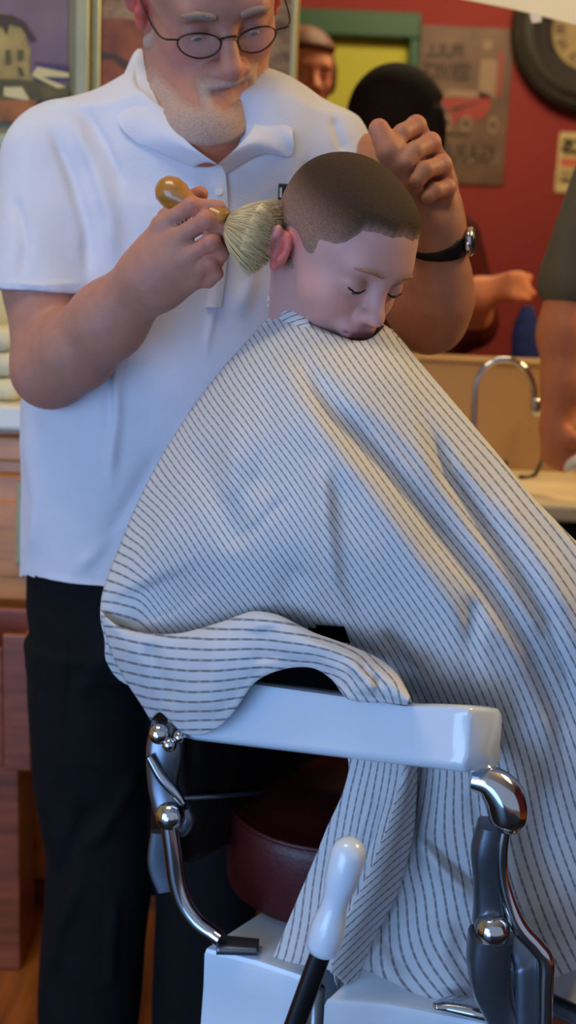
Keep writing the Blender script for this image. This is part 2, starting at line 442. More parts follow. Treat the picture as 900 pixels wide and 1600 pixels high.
def vnormals(V, Q):
    n = np.cross(V[Q[:, 2]]-V[Q[:, 0]], V[Q[:, 3]]-V[Q[:, 1]]); N = np.zeros_like(V)
    for k in range(4):
        for c in range(3): N[:, c] += np.bincount(Q[:, k], n[:, c], len(V))
    return N/(np.linalg.norm(N, axis=1)[:, None]+1e-12)
def submesh(V, Q, keep, extra=()):
    kf = keep[Q].all(1); Q = Q[kf]; used = np.unique(Q); mp = np.full(len(V), -1); mp[used] = np.arange(len(used))
    return V[used], mp[Q], [e[used] for e in extra]
def sampleF(fl, V):
    g = (V-fl.lo)/fl.h; i = np.clip(np.floor(g).astype(int), 0, fl.n-2); t = g-i; out = 0
    for a in (0, 1):
        for b in (0, 1):
            for c in (0, 1):
                w = (t[:, 0] if a else 1-t[:, 0])*(t[:, 1] if b else 1-t[:, 1])*(t[:, 2] if c else 1-t[:, 2])
                out = out+w*fl.F[i[:, 0]+a, i[:, 1]+b, i[:, 2]+c]
    return out
def blend(col, V, c, r, rgb, amt):
    """colour spot of radius r round point c"""
    w = amt*np.exp(-((V-np.array(c))**2).sum(1)/(r*r)); return col*(1-w[:, None])+np.array(srgb(*rgb)[:3])*w[:, None]
def sstep(a, b, x): t = np.clip((x-a)/(b-a), 0, 1); return t*t*(3-2*t)

# ------------------------------------------------------------------ heads
class Frame:
    def __init__(s, o, yaw, pitch, roll=0.0, sc=1.0, w=1.0):
        """yaw: turn towards image right; pitch: down; roll: head tipped towards image right"""
        y, p = math.radians(yaw), math.radians(pitch)
        s.F = np.array([math.sin(y)*math.cos(p), -math.cos(y)*math.cos(p), -math.sin(p)])
        L = np.array([math.cos(y), math.sin(y), 0.0]); U = np.cross(s.F, L)
        r = math.radians(roll); s.L = L*math.cos(r)-U*math.sin(r); s.U = U*math.cos(r)+L*math.sin(r)
        s.o = np.array(o, float); s.s = sc; s.w = w
    def pt(s, f, l, u): return s.o+s.s*(f*s.F+l*s.w*s.L+u*s.U)
    def R(s): return np.array([s.F, s.L, s.U])
    def loc(s, V): q = (V-s.o)/s.s; return q@s.F, q@s.L/s.w, q@s.U

def build_head(fl, fr, child=False, k0=0.02, mouth_open=0.0):
    S = fr.s; R = fr.R(); E = lambda c, r, k=0.02, mode='u', RR=None: fl.ell(fr.pt(*c), np.array(r)*S*np.array([1, fr.w, 1]), R if RR is None else RR, k*S, mode)
    C = lambda a, b, ra, rb=None, k=0.01, mode='u': fl.cap(fr.pt(*a), fr.pt(*b), ra*S, (ra if rb is None else rb)*S, k*S, mode)
    if child:
        E((-.010, 0, .030), (.093, .077, .081)); E((.034, 0, .030), (.058, .064, .062), .03)
        E((.022, 0, -.034), (.062, .060, .068), .03); E((.052, 0, -.082), (.028, .026, .020), .03)
        for sgn in (-1, 1): E((.052, sgn*.036, -.036), (.030, .027, .028), .025)
        C((.080, -.030, .018), (.080, .030, .018), .010, k=.03)
    else:
        E((-.015, 0, .034), (.098, .077, .086)); E((.034, 0, .030), (.060, .064, .065), .03)
        E((.018, 0, -.036), (.070, .063, .074), .03); E((.054, 0, -.098), (.034, .034, .024), .035)
        for sgn in (-1, 1):
            E((.054, sgn*.038, -.028), (.026, .024, .026), .025); C((-.01, sgn*.056, -.06), (.045, sgn*.036, -.098), .020, .018, .03)
        C((.085, -.036, .020), (.085, .036, .020), .011, k=.025)
    # eye sockets, lids
    for sgn in (-1, 1):
        E((.100, sgn*.032, .000), (.016, .017, .012), .018, 's')
        E((.077, sgn*.0325, -.002), (.0145, .0165, .0135), .004)
        # slit under the lowered upper lid
        C((.0905, sgn*.022, -.0085), (.0885, sgn*.042, -.0085), .0014, .0012, .003, 's')
    # nose
    if child:
        C((.088, 0, .004), (.104, 0, -.028), .0075, .011, .014); E((.106, 0, -.033), (.0125, .0115, .010), .008)
        for sgn in (-1, 1): E((.097, sgn*.011, -.036), (.010, .008, .0075), .006)
    else:
        C((.090, 0, .006), (.114, 0, -.034), .009, .013, .012); E((.117, 0, -.040), (.014, .0135, .012), .008)
        for sgn in (-1, 1): E((.104, sgn*.015, -.044), (.013, .010, .010), .006)
    for sgn in (-1, 1): E((.104, sgn*.007, -.050 if not child else -.043), (.005, .0035, .004) if not child else (.003, .0028, .0026), .003, 's')
    # mouth
    mz = -.068 if not child else -.062
    C((.088, -.018, mz+.004), (.088, .018, mz+.004), .009, k=.02)
    C((.094, -.012, mz+.005), (.094, .012, mz+.005), .0055, k=.006); C((.091, -.015, mz-.007), (.091, .015, mz-.007), .0068, k=.008)
    C((.1015, -.014, mz-.001), (.1015, .014, mz-.001), .0022, k=.004, mode='s')
    C((.093, -.023, mz-.001), (.090, .023, mz-.001), .0018, k=.004, mode='s')
    C((.098, -.010, mz-.019), (.098, .010, mz-.019), .006, k=.012, mode='s')
    # ears
    E0 = E; q_ = .80 if child else 1.0
    E = lambda c, r, k=0.02, mode='u': E0((-.012+(c[0]+.006)*q_, c[1], (-.016 if child else 0)+c[2]*q_), [r[0]*q_, r[1], r[2]*q_], k, mode)
    for sgn in (-1, 1):
        ex = sgn*.079
        E((-.010, ex, -.002), (.020, .0075, .031), .006)
        E((-.022, ex+sgn*.009, .006), (.014, .009, .027), .005)
        E((-.006, ex+sgn*.012, -.002), (.012, .009, .020), .004, 's')
        E((.004, ex+sgn*.003, -.012), (.006, .007, .009), .004)
        E((-.006, ex+sgn*.002, -.028), (.009, .006, .009), .004)

def skin_cols(V, fr, base, child=False):
    col = np.tile(np.array(srgb(*base)[:3]), (len(V), 1)); mz = -.068 if not child else -.062; s = fr.s
    lip = (178, 96, 88) if child else (160, 98, 84)
    for l in (-.012, 0, .012): col = blend(col, V, fr.pt(.096, l, mz-.001), .009*s, lip, .75)
    for sg in (-1, 1):
        col = blend(col, V, fr.pt(.07, sg*.045, -.035), .03*s, (214, 128, 112), .40)
        for u in (-.02, 0, .02): col = blend(col, V, fr.pt(-.008, sg*.085, u-(.014 if child else 0)), (.017 if child else .022)*s, (200, 74, 66), .72)
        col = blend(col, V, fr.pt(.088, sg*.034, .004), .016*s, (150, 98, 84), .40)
    col = blend(col, V, fr.pt(.112, 0, -.036), .018*s, (214, 120, 104), .45 if not child else .2)
    return col

def shell(name, fl, fr, offfn, m, parent, colfn, label=None):
    X, Y, Z = np.meshgrid(*fl.ax, indexing='ij'); q = [X-fr.o[0], Y-fr.o[1], Z-fr.o[2]]
    f = sum(q[i]*fr.F[i] for i in range(3))/fr.s; l = sum(q[i]*fr.L[i] for i in range(3))/fr.s/fr.w; u = sum(q[i]*fr.U[i] for i in range(3))/fr.s
    off = offfn(f, l, u); G = fl.F-off.astype(np.float32)
    V, Q = surfnets(G, fl.lo, fl.h); V = relax(V, Q, 1)
    F_, L_, U_ = fr.loc(V); o = offfn(F_, L_, U_)
    V, Q, _ = submesh(V, Q, o > -.0016)
    F_, L_, U_ = fr.loc(V)
    return mk(name, V, Q, m, parent, col=colfn(F_, L_, U_, offfn(F_, L_, U_)), label=label)

def eyes(fr, parent, iris):
    for sg in (-1, 1):
        c = fr.pt(.0775, sg*.0325, -.0035); r = .0132*fr.s; gaze = fr.F*.75-fr.U*.6; gaze /= np.linalg.norm(gaze)
        V, F = lathe(c-gaze*r, gaze, [(r*(1-math.cos(a)), max(r*math.sin(a), 1e-5)) for a in np.linspace(0.02, math.pi-0.02, 18)], 20)
        d = ((V-c)/r)@gaze; col = np.tile(srgb(205, 190, 182)[:3], (len(V), 1)); col[d > .88] = srgb(*iris)[:3]; col[d > .97] = (0.005,)*3
        mk('eye', V, F, MT['eye'], parent, col=col)

def brow(fl, fr, parent, m, child):
    for sg in (-1, 1):
        pts = []
        for t in np.linspace(0, 1, 6):
            l = sg*(.014+.036*t); u = .020+.006*math.sin(t*2.4)-(.004*t); f = .11
            o = fr.pt(f, l, u)
            for _ in range(60):                       # walk in until the skin is met
                if sampleF(fl, o[None])[0] < .0005: break
                o = o-fr.F*.0012
            pts.append(o)
        w = (.0028 if child else .005)*fr.s
        V, F = tube(pts, [w*.7, w, w, w, w*.8, w*.35], 10, up=fr.F, flat=1.0, smoothn=5)
        # flatten towards the brow ridge
        mk('eyebrow', V, F, m, parent)

# ------------------------------------------------------------------ ROOM
def wallbox(name, lo, hi, m, kind='structure', **kw):
    V, F = box(lo, hi, 0); return mk(name, V, F, m, smooth=False, kind=kind, **kw)
YW = 2.20     # plane of the counter wall
xo = P(464, 100, YW)[0]              # left edge of the opening built in place of the mirror
zt = P(800, 566, YW)[2]              # top of backsplash
wallbox('floor', (-3, -3, -.05), (4, 6.2, 0), MT['floor'])
wallbox('ceiling', (-3, -1.0, 2.9), (4, 6.2, 2.95), MT['ceil'])
wallbox('wall_left', (-3.05, -1.0, 0), (-3, 6.2, 2.9), MT['cream'])
wallbox('wall_right', (4, -1.0, 0), (4.05, 6.2, 2.9), MT['red'])
wallbox('wall_back', (-3, YW, 0), (xo, YW+.08, 2.9), MT['cream'])
wallbox('wall_low', (xo, YW, 0), (4, YW+.08, zt-.03), MT['tan'])
YR = 4.4  # from here back: the mirror's reflection, modelled as solid geometry
zc = P(650, 30, YR)[2]
gx0 = P(462, 60, YR)[0]; gx1 = P(640, 60, YR)[0]; gx2 = P(656, 60, YR)[0]; gz0 = P(640, 62, YR)[2]; gz1 = P(650, 22, YR)[2]
gxl = gx1-.95
MBW = MB().add(*box((-3, YR, 0), (gxl-.06, YR+.08, 2.9))).add(*box((gx2, YR, 0), (4, YR+.08, 2.9))).add(*box((gxl-.06, YR, gz1), (gx2, YR+.08, 2.9)))
mk('wall_reflected', *MBW.get(), MT['red'], smooth=False, kind='structure')
MBW = MB().add(*box((gxl-.06, YR-.02, 0), (gxl, YR+.09, gz1), .006)).add(*box((gx1, YR-.02, 0), (gx2, YR+.09, gz0), .006)).add(*box((gxl-.06, YR-.025, gz0), (gx2, YR+.09, gz1), .006))
mk('trim_1', *MBW.get(), MT['green'], smooth=False, kind='structure')
wallbox('door_1', (gxl, YR+.03, 0.01), (gx1, YR+.07, gz0), MT['lime'])

# backsplash, ledge and counter on the right
zs1 = P(850, 730, YW-.02)[2]
bs = thing('backsplash', 'tan backsplash panel behind the tall chrome faucet', 'backsplash', (P(800, 700, YW)[0], YW-.015, zs1))
V, F = box((xo+.05, YW-.03, zs1-.01), (3.0, YW-.001, zt-.002), .004); mk('panel', V, F, MT['tan'], bs, smooth=False)
V, F = box((xo+.05, YW-.034, zt-.004), (3.0, YW+.085, zt+.006), .004); mk('cap_rail', V, F, MT['tan'], bs, smooth=False)
zcr = zs1-.005
yf = Pz(870, 788, zcr)[1]
cr = thing('vanity_counter', 'cream laminate counter with a dark base, at the right edge', 'counter', (1.0, 2.0, 0))
V, F = box((xo+.1, yf, zcr-.032), (3.0, YW-.031, zcr), .008); mk('countertop', V, F, MT['counter'], cr, smooth=False)
V, F = box((xo+.14, yf+.04, .10), (3.0, YW-.031, zcr-.033), .004); mk('cabinet_body', V, F, MT['blackl'], cr, smooth=False)
V, F = box((xo+.14, yf+.09, .0), (3.0, YW-.031, .10), .0); mk('toe_kick', V, F, MT['blackm'], cr, smooth=False)
# faucet
yb = YW-.16
ft = thing('faucet', 'tall arched chrome faucet in front of the tan backsplash', 'faucet', P(742, 760, yb))
fp = [P(742, 765, yb), P(741, 700, yb), P(741, 640, yb), P(744, 600, yb), P(760, 572, yb), P(788, 562, yb), P(816, 572, yb), P(832, 600, yb), P(836, 628, yb)]
mk('spout', *tube(fp, [.0062]*len(fp), 16), MT['chrome'], ft)
mk('nozzle', *lathe(P(836, 622, yb), P(838, 650, yb)-P(836, 622, yb), [(0, .0065), (.002, .009), (.03, .010), (.034, .007)]), MT['chrome'], ft)
bz = P(742, 765, yb); mk('base', *lathe((bz[0], yb, zcr+.0005), (0, 0, 1), [(0, .028), (.006, .028), (.012, .018), (.03, .014), (.05, .009)]), MT['chrome'], ft)
hz = P(787, 722, yb-.0)
sp = thing('sink_plug', 'small dark knob on the counter below the faucet arch', 'plug', (hz[0], yb, zcr))
mk('knob', *lathe((hz[0], yb, zcr+.0005), (0, 0, 1), [(0, .012), (.004, .012), (.012, .005), (.022, .005), (.026, .009), (.034, .009), (.037, .003)]), MT['blackm'], sp)
hp = [P(848, 640, YW-.05), P(852, 690, YW-.06), P(846, 722, YW-.08), P(832, 745, YW-.12), P(812, 758, YW-.15)]
hp[-1][2] = max(hp[-1][2], zcr+.004)
mk('hose', *tube(hp, [.0042]*5, 12), MT['blackm'], label='thin dark hose curving down to the counter beside the faucet', cat='hose')

# left cabinet
yl = 2.0
zl = P(10, 632, yl)[2]; zl2 = P(10, 671, yl)[2]; xr = P(330, 800, yl)[0]
cb = thing('base_cabinet', 'honey oak cabinet with a white counter behind the barber', 'cabinet', (-.8, 2.1, 0))
V, F = box((-2.2, yl-.02, zl2), (xr+.02, YW-.002, zl), .008); mk('countertop', V, F, MT['counterw'], cb, smooth=False, label='white countertop')
zk = P(20, 1435, yl)[2]
V, F = box((-2.2, yl+.02, .08), (xr, YW-.002, zl2-.001), .003); mk('body', V, F, MT['oak'], cb, smooth=False)
V, F = box((-2.2, yl+.06, .0), (xr, YW-.002, .08), .0); mk('toe_kick', V, F, MT['oakh'], cb, smooth=False)
x1 = P(200, 800, yl)[0]; zz = [P(20, v, yl)[2] for v in (682, 722, 742, 940, 962, 1200, 1215, 1420)]
for w0, w1 in ((x1-.0, x1+.16),):
    pass
for (xa, xb) in ((x1-.62, x1-.06), (x1-.04, x1+.1)):
    d = mk('drawer', *box((xa, yl-.0, zz[1]), (xb, yl+.019, zz[0]), .006), MT['oak'], cb, smooth=False)
    mk('knob', *lathe(((xa+xb)/2, yl, (zz[0]+zz[1])/2), (0, -1, 0), [(0, .005), (.01, .005), (.014, .012), (.022, .012), (.026, .004)]), MT['steel'], d)
    V, F = box((xa, yl-.0, zz[3]), (xb, yl+.019, zz[2]), .006)
    d = mk('door', V, F, MT['oak'], cb, smooth=False)
    V, F = box((xa+.05, yl-.006, zz[3]+.05), (xb-.05, yl+.002, zz[2]-.05), .005); mk('door_panel', V, F, MT['oak'], d, smooth=False)
    V, F = box((xa, yl-.0, zz[5]), (xb, yl+.019, zz[4]), .006); d = mk('drawer', V, F, MT['oak'], cb, smooth=False)
# drawer standing open in the lower part
yo = 1.80
o0 = P(-60, 992, yo); o1 = P(48, 1200, yo)
xE = P(48, 1000, yo)[0]
t = thing('wooden_crate', 'reddish wooden crate on end at the far left edge before the cabinet', 'crate', ((o0[0]+xE)/2, yo+.07, 0))
mb = MB(); 
zt_, zb_ = P(20, 992, yo)[2], P(20, 1205, yo)[2]
mk('panel', *box((xE-.05, yo, zb_), (xE, yo+.014, zt_), .004), MT['oakh'], t, smooth=False)
mk('panel', *box((xE-.014, yo+.0145, zb_), (xE, yo+.15, zt_), .004), MT['oakh'], t, smooth=False)
mk('panel', *box((xE-.24, yo+.012, zb_), (xE-.052, yo+.024, zt_-.03), .004), MT['oakh'], t, smooth=False)
mk('panel', *box((xE-.25, yo+.15, zb_), (xE, yo+.163, zt_), .004), MT['oakh'], t, smooth=False)
mk('stand', *box((xE-.22, yo+.03, 0), (xE-.03, yo+.145, zb_-.001), .004), MT['oakh'], t, smooth=False)
# towel hanging at the cabinet
tw = np.array([[[-.03+.06*j/6+(.004*math.sin(i*1.1+j)), 1.955-.01*math.sin(i*.5)+.006*math.cos(j*1.7), 0] for j in range(7)] for i in range(14)])
a0 = P(26, 756, 1.97); a1 = P(46, 756, 1.97); b0 = P(24, 885, 1.97); b1 = P(50, 885, 1.97)
V = []; 
for i in range(14):
    for j in range(9):
        l = a0+(b0-a0)*i/13; r = a1+np.array([.05, 0, 0])+(b1-a1)*i/13; q = l+(r-l)*j/8; q[1] += .006*math.sin(j*1.6)+.003*math.sin(i*.7); V.append(q)
n0 = len(V); V2 = [v+np.array([0, .008, 0]) for v in V]
F = gridfaces(14, 9)+[tuple(n0+i for i in f[::-1]) for f in gridfaces(14, 9)]
for i in range(13): F += [(i*9, n0+i*9, n0+(i+1)*9, (i+1)*9), (i*9+8, (i+1)*9+8, n0+(i+1)*9+8, n0+i*9+8)]
for j in range(8): F += [(j, j+1, n0+j+1, n0+j), (13*9+j, n0+13*9+j, n0+13*9+j+1, 13*9+j+1)]
mk('hand_towel', V+V2, F, MT['gtowel'], label='pale sage towel hanging on the oak cabinet behind the white shirt', cat='towel')
# folded towels on the counter
for n_, (pxa, pxb, pya, pyb, lab) in enumerate([(-60, 34, 600, 631, 'lowest cream towel of the folded pile on the white counter'), (-55, 30, 566, 599, 'middle cream towel of the folded pile on the white counter'), (-60, 24, 530, 565, 'top cream towel of the folded pile on the white counter')]):
    y0 = 2.05; A = P(pxa, pyb, y0); B = P(pxb, pya, y0)
    z0 = zl+.001+n_*.046; z1 = z0+.044
    rows = []
    V, F = box((A[0], y0-.02, z0), (B[0], y0+.12, z1), .020); V[:, 2] -= .003*np.sin(V[:, 0]*30+n_)*(V[:, 2] > z0+.02)
    mk('folded_towel', V, F, MT['towel'], label=lab, cat='towel', group='folded towels on the white counter')

# pictures on the left
def pix_panel(poly, y, th=.003):
    pts = np.array([P(a, b, y) for a, b in poly]); return prism(pts, (0, 0, 0), (0, th, 0))
def picture(name, label, px0, px1, py0, py1, fw, y):
    A = P((px0+px1)/2, (py0+py1)/2, y)
    xL = P(px0, py1 if py1 < 300 else 60, y)[0]; xR = P(px1, 60, y)[0]; zT = P((px0+px1)/2, py0, y)[2]; zB = P((px0+px1)/2, py1, y)[2]
    t = thing(name, label, 'picture', ((xL+xR)/2, y, zB))
    for lo, hi in (((xL, y-.025, zB), (xL+fw, y, zT)), ((xR-fw, y-.025, zB), (xR, y, zT)), ((xL+fw, y-.025, zB), (xR-fw, y, zB+fw)), ((xL+fw, y-.025, zT-fw), (xR-fw, y, zT))):
        mk('frame', *box(lo, hi, .006), MT['silver'], t, smooth=False)
    return t, xL+fw, xR-fw, zB+fw, zT-fw
yp = YW-.001
t1, a, b, c, d = picture('framed_painting', 'framed painting of ochre houses under a purple sky, at the top left', -190, 143, -170, 232, .028, yp)
mk('mount', *box((a, yp-.009, c), (b, yp-.001, d), 0), MT['mount'], t1, smooth=False)
xa, xb, za, zb = P(-150, 90, yp)[0], P(108, 90, yp)[0], P(50, 190, yp)[2], P(50, -140, yp)[2]
mk('canvas', *box((xa, yp-.012, za), (xb, yp-.0095, zb), 0), MT['sky_p'], t1, smooth=False)
def pq(poly): return pix_panel(poly, yp-.014, .0015)
mk('painted_house', *pq([(-120, 60), (-60, 20), (0, 20), (26, 28), (40, 45), (42, 66), (48, 75), (46, 110), (60, 140), (-120, 140)]), MT['ochre'], t1, smooth=False)
mk('painted_roof', *pix_panel([(-90, 30), (-40, 18), (20, 24), (38, 34), (56, 62), (48, 64), (32, 42), (14, 36), (10, 54), (2, 40), (-80, 50)], yp-.0165, .0015), MT['dark_p'], t1, smooth=False)
for q in ([(8, 78), (16, 78), (16, 100), (8, 100)], [(27, 78), (36, 78), (36, 94), (27, 94)], [(-30, 78), (-20, 78), (-20, 100), (-30, 100)], [(26, 104), (34, 106), (38, 118), (30, 118)]):
    mk('painted_window', *pix_panel(q, yp-.0165, .0015), MT['olive_p'], t1, smooth=False)
mk('painted_field', *pix_panel([(-120, 122), (30, 124), (108, 134), (108, 152), (-120, 172)], yp-.018, .0015), MT['olive_p'], t1, smooth=False)
mk('painted_hill', *pix_panel([(54, 96), (106, 102), (106, 110), (54, 104)], yp-.018, .0015), MT['violet_p'], t1, smooth=False)
mk('painted_road', *pix_panel([(58, 104), (108, 114), (108, 121), (66, 120), (104, 136), (90, 138), (50, 118)], yp-.0195, .0015), MT['pale_p'], t1, smooth=False)
mk('painted_fence', *pix_panel([(6, 136), (34, 136), (48, 158), (6, 150)], yp-.0195, .0015), MT['pale_p'], t1, smooth=False)
mk('painted_ground', *pix_panel([(-120, 158), (60, 156), (50, 176), (30, 190), (-120, 190)], yp-.0195, .0015), MT['orange_p'], t1, smooth=False)
t2, a, b, c, d = picture('framed_painting', 'larger framed brown and rust painting behind the bearded barber', 151, 463, -200, 330, .011, yp)
mk('canvas', *box((a, yp-.012, c), (b, yp-.001, d), 0), MT['painting'], t2, smooth=False)
mk('painted_figure', *pix_panel([(160, 30), (190, 28), (250, 40), (250, 140), (158, 140), (158, 70)], yp-.0135, .0015), MT['rust_p'], t2, smooth=False)
mk('painted_shadow', *pix_panel([(158, 80), (180, 84), (205, 100), (200, 112), (176, 92), (158, 92)], yp-.015, .0015), MT['dark_p'], t2, smooth=False)

# hanging things of the reflected red wall, modelled with reversed lettering
def textmesh(s, size, mirror=True, depth=.002, bold=0):
    cu = bpy.data.curves.new('t', 'FONT'); cu.body = s; cu.size = size; cu.extrude = depth; cu.align_x = 'CENTER'; cu.align_y = 'CENTER'; cu.offset = bold
    ob = bpy.data.objects.new('t', cu); COL.objects.link(ob); dg = bpy.context.evaluated_depsgraph_get(); dg.update()
    me = bpy.data.meshes.new_from_object(ob.evaluated_get(dg)); V = np.array([v.co[:] for v in me.vertices]); F = [tuple(p.vertices) for p in me.polygons]
    bpy.data.objects.remove(ob); bpy.data.curves.remove(cu); bpy.data.meshes.remove(me)
    W = np.c_[V[:, 0]*(-1 if mirror else 1), -V[:, 2]*-1, V[:, 1]]
    if mirror: F = [f[::-1] for f in F]
    return W, F
ys = YR-.001
def rect(px0, py0, px1, py1, y): 
    A = P(px0, (py0+py1)/2, y); B = P(px1, (py0+py1)/2, y); C = P((px0+px1)/2, py0, y); D = P((px0+px1)/2, py1, y); return A[0], B[0], D[2], C[2]
x0, x1_, z0, z1 = rect(650, 42, 795, 288, ys)
sg = thing('tin_sign', 'brown tin garage sign with a red truck and mirrored lettering', 'sign', ((x0+x1_)/2, ys, z0))
mk('sheet', *box((x0, ys-.008, z0), (x1_, ys, z1), .003), MT['signtin'], sg, smooth=False)
W_ = x1_-x0; H_ = z1-z0
def SG(u, v): return np.array([x0+W_*u, ys-.010, z1-H_*v])
def sgpoly(name, pts, m, dy=0): 
    mk(name, *prism(np.array([SG(*p) for p in pts]), (0, dy, 0), (0, .002, 0)), m, sg, smooth=False)
for s, u, v, w, h, m in (('FULL', .26, .155, .40, .085, 'signdk'), ('SERVICE', .30, .285, .52, .115, 'signdk'), ('GARAGE', .46, .80, .86, .115, 'signdk'), ('GARAGE', .475, .807, .86, .115, 'signlt')):
    V, F = textmesh(s, .1, True, .001, .003)
    ex = V.max(0)-V.min(0); V = V-(V.max(0)+V.min(0))/2; V[:, 0] *= w*W_/ex[0]; V[:, 2] *= h*H_/ex[2]
    V += SG(u, v)+np.array([0, -.0005 if m == 'signdk' else .0008, 0]); mk('lettering', V, F, MT[m], sg, smooth=False)
sgpoly('pump_body', [(.66, .20), (.84, .20), (.84, .44), (.66, .44)], MT['signlt'])
sgpoly('pump_stripe', [(.84, .14), (.90, .16), (.90, .42), (.86, .44), (.86, .20)], MT['signred'])
sgpoly('pump_globe', [(.72+.055*math.cos(a), .11+.032*math.sin(a)) for a in np.linspace(0, 2*math.pi, 16)[:-1]], MT['signlt'])
sgpoly('truck_roof', [(.28, .43), (.36, .395), (.62, .40), (.80, .425), (.80, .44), (.28, .45)], MT['signlt'])
sgpoly('truck_body', [(.26, .445), (.80, .44), (.80, .49), (.74, .57), (.62, .585), (.50, .56), (.42, .60), (.39, .64), (.38, .54), (.28, .49)], MT['signred'])
sgpoly('truck_shadow', [(.38, .515), (.72, .455), (.40, .545)], MT['signdk'], -.001)
for u in (.34, .55, .84):
    sgpoly('truck_wheel', [(u+.05*math.cos(a), .61+.055*math.sin(a)) for a in np.linspace(0, 2*math.pi, 20)[:-1]], MT['signlt'], -.0008)
    sgpoly('wheel_hub', [(u+.028*math.cos(a), .61+.032*math.sin(a)) for a in np.linspace(0, 2*math.pi, 16)[:-1]], MT['signdk'], -.0014)
sgpoly('ground_line', [(.22, .672), (.60, .672), (.60, .69), (.22, .69)], MT['signdk'])
# clock
cc = P(921, 48, YR-.02); sc = (P(1000, 48, YR)[0]-P(900, 48, YR)[0])/100
ck = thing('wall_clock', 'round wall clock with a black tyre rim, at the top right', 'clock', (cc[0], YR-.002, cc[2]-120*sc))
Y0 = YR-.002
mk('tyre_rim', *lathe((cc[0], Y0, cc[2]), (0, -1, 0), [(0, 118*sc), (.02, 123*sc), (.05, 120*sc), (.062, 112*sc), (.058, 107*sc), (.068, 100*sc), (.070, 90*sc), (.064, 86*sc), (.066, 74*sc), (.055, 62*sc), (.03, 60*sc), (.022, 60*sc)], 64), MT['rubber'], ck, flatang=40)
mk('dial', *lathe((cc[0], Y0, cc[2]), (0, -1, 0), [(.001, 60*sc), (.026, 60*sc)], 48), MT['dial'], ck, smooth=False)
for k, s in enumerate(['XII', 'I', 'II', 'III', 'IV', 'V', 'VI', 'VII', 'VIII', 'IX', 'X', 'XI']):
    a = 2*math.pi*k/12; V, F = textmesh(s, .05, True, .001, .001); V = V-(V.max(0)+V.min(0))/2
    ca, sa = math.cos(a), math.sin(a); X = V[:, 0]*ca-V[:, 2]*sa*1.0; Z = V[:, 0]*sa+V[:, 2]*ca
    V = np.c_[X, V[:, 1], Z]; V += np.array([cc[0]-46*sc*math.sin(a), Y0-.0275, cc[2]+46*sc*math.cos(a)])
    mk('numeral', V, F, MT['signdk'], ck, smooth=False)
for a, l, w in ((2.2, 26, 3), (5.1, 38, 2.2)):
    dx, dz = math.sin(a), math.cos(a); pts = [(-dz*w, dx*w), (dz*w, -dx*w), (dx*l, dz*l)]
    mk('clock_hand', *prism(np.array([[cc[0]+p[0]*sc, Y0-.031, cc[2]+p[1]*sc] for p in pts]), (0, 0, 0), (0, .002, 0)), MT['blackm'], ck, smooth=False)
# small cream sign
x0, x1_, z0, z1 = rect(870, 208, 955, 303, ys)
s2 = thing('small_sign', 'small cream sign with black mirrored letters and an orange band on red wall', 'sign', ((x0+x1_)/2, ys, z0))
mk('plate', *box((x0, ys-.006, z0), (x1_, ys, z1), .0028), MT['signcream'], s2, smooth=False)
W_ = x1_-x0; H_ = z1-z0
mk('orange_band', *box((x0+.06*W_, ys-.0085, z1-H_*.56), (x1_-.06*W_, ys-.0062, z1-H_*.42), 0), MT['orange'], s2, smooth=False)
mk('dark_band', *box((x0+.06*W_, ys-.0085, z1-H_*.82), (x1_-.06*W_, ys-.0062, z1-H_*.64), 0), MT['olive_p'], s2, smooth=False)
for s, v, h, m, u, w in (('KS', .23, .24, 'blackm', .30, .50), ('ROOM', .73, .13, 'signcream', .5, .84)):
    V, F = textmesh(s, .1, True, .001, .004); ex = V.max(0)-V.min(0); V = V-(V.max(0)+V.min(0))/2; V[:, 0] *= w*W_/ex[0]; V[:, 2] *= h*H_/ex[2]
    V += np.array([x0+W_*u, ys-.0095, z1-H_*v]); mk('lettering', V, F, MT[m], s2, smooth=False)
# paper sheet at the top right
pg = [(660, -120), (690, -8), (740, 2), (800, 14), (850, 26), (905, 40), (980, 60), (980, -120)]
yq = YW-.004
wallbox('wall_top', (xo, YW, P(800, -60, YW)[2]), (4, YW+.08, 2.9), MT['cream'])
ps = thing('paper_banner', 'cream paper banner hanging across the top right corner', 'banner', P(800, 10, yq))
mk('sheet', *prism(np.array([P(a, b, yq) for a, b in pg]), (0, 0, 0), (0, .002, 0)), MT['paper'], ps, smooth=False)
tp = [(828, 18), (846, 22), (846, 34), (832, 36), (829, 28)]
mk('tape', *prism(np.array([P(a, b, yq-.003) for a, b in tp]), (0, 0, 0), (0, .002, 0)), MT['tape'], ps, smooth=False)

# ------------------------------------------------------------------ BARBER
bb = thing('person', 'bearded older man in glasses, white polo shirt and black trousers, holding a brush', 'person', (P(220, 1700, 1.58)[0], 1.58, 0))
FB = Frame(P(327, -4, 1.49), 22, 35, -13, 1.0, 1.10)
fl = Fld(FB.o-np.array([.17, .19, .42]), FB.o+np.array([.26, .19, .17]), .0026)
build_head(fl, FB)
nb = P(300, 215, 1.54)
fl.cap(FB.pt(-.03, 0, -.03), nb, .062, .070, .03)
fl.cap(FB.pt(.02, 0, -.07), P(322, 205, 1.47), .045, .055, .03)
fl.cap(P(250, 240, 1.54), P(390, 240, 1.54), .066, .066, .05)
fl.cap(P(300, 330, 1.535), P(335, 330, 1.535), .07, .07, .04)
V1, Q1 = fl.mesh(); V1 = relax(V1, Q1, 1)
BASE_M = (178, 124, 104)
c1 = skin_cols(V1, FB, BASE_M)
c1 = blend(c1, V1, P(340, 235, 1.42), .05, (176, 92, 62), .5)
parts = [(V1, Q1, c1)]
headF = fl
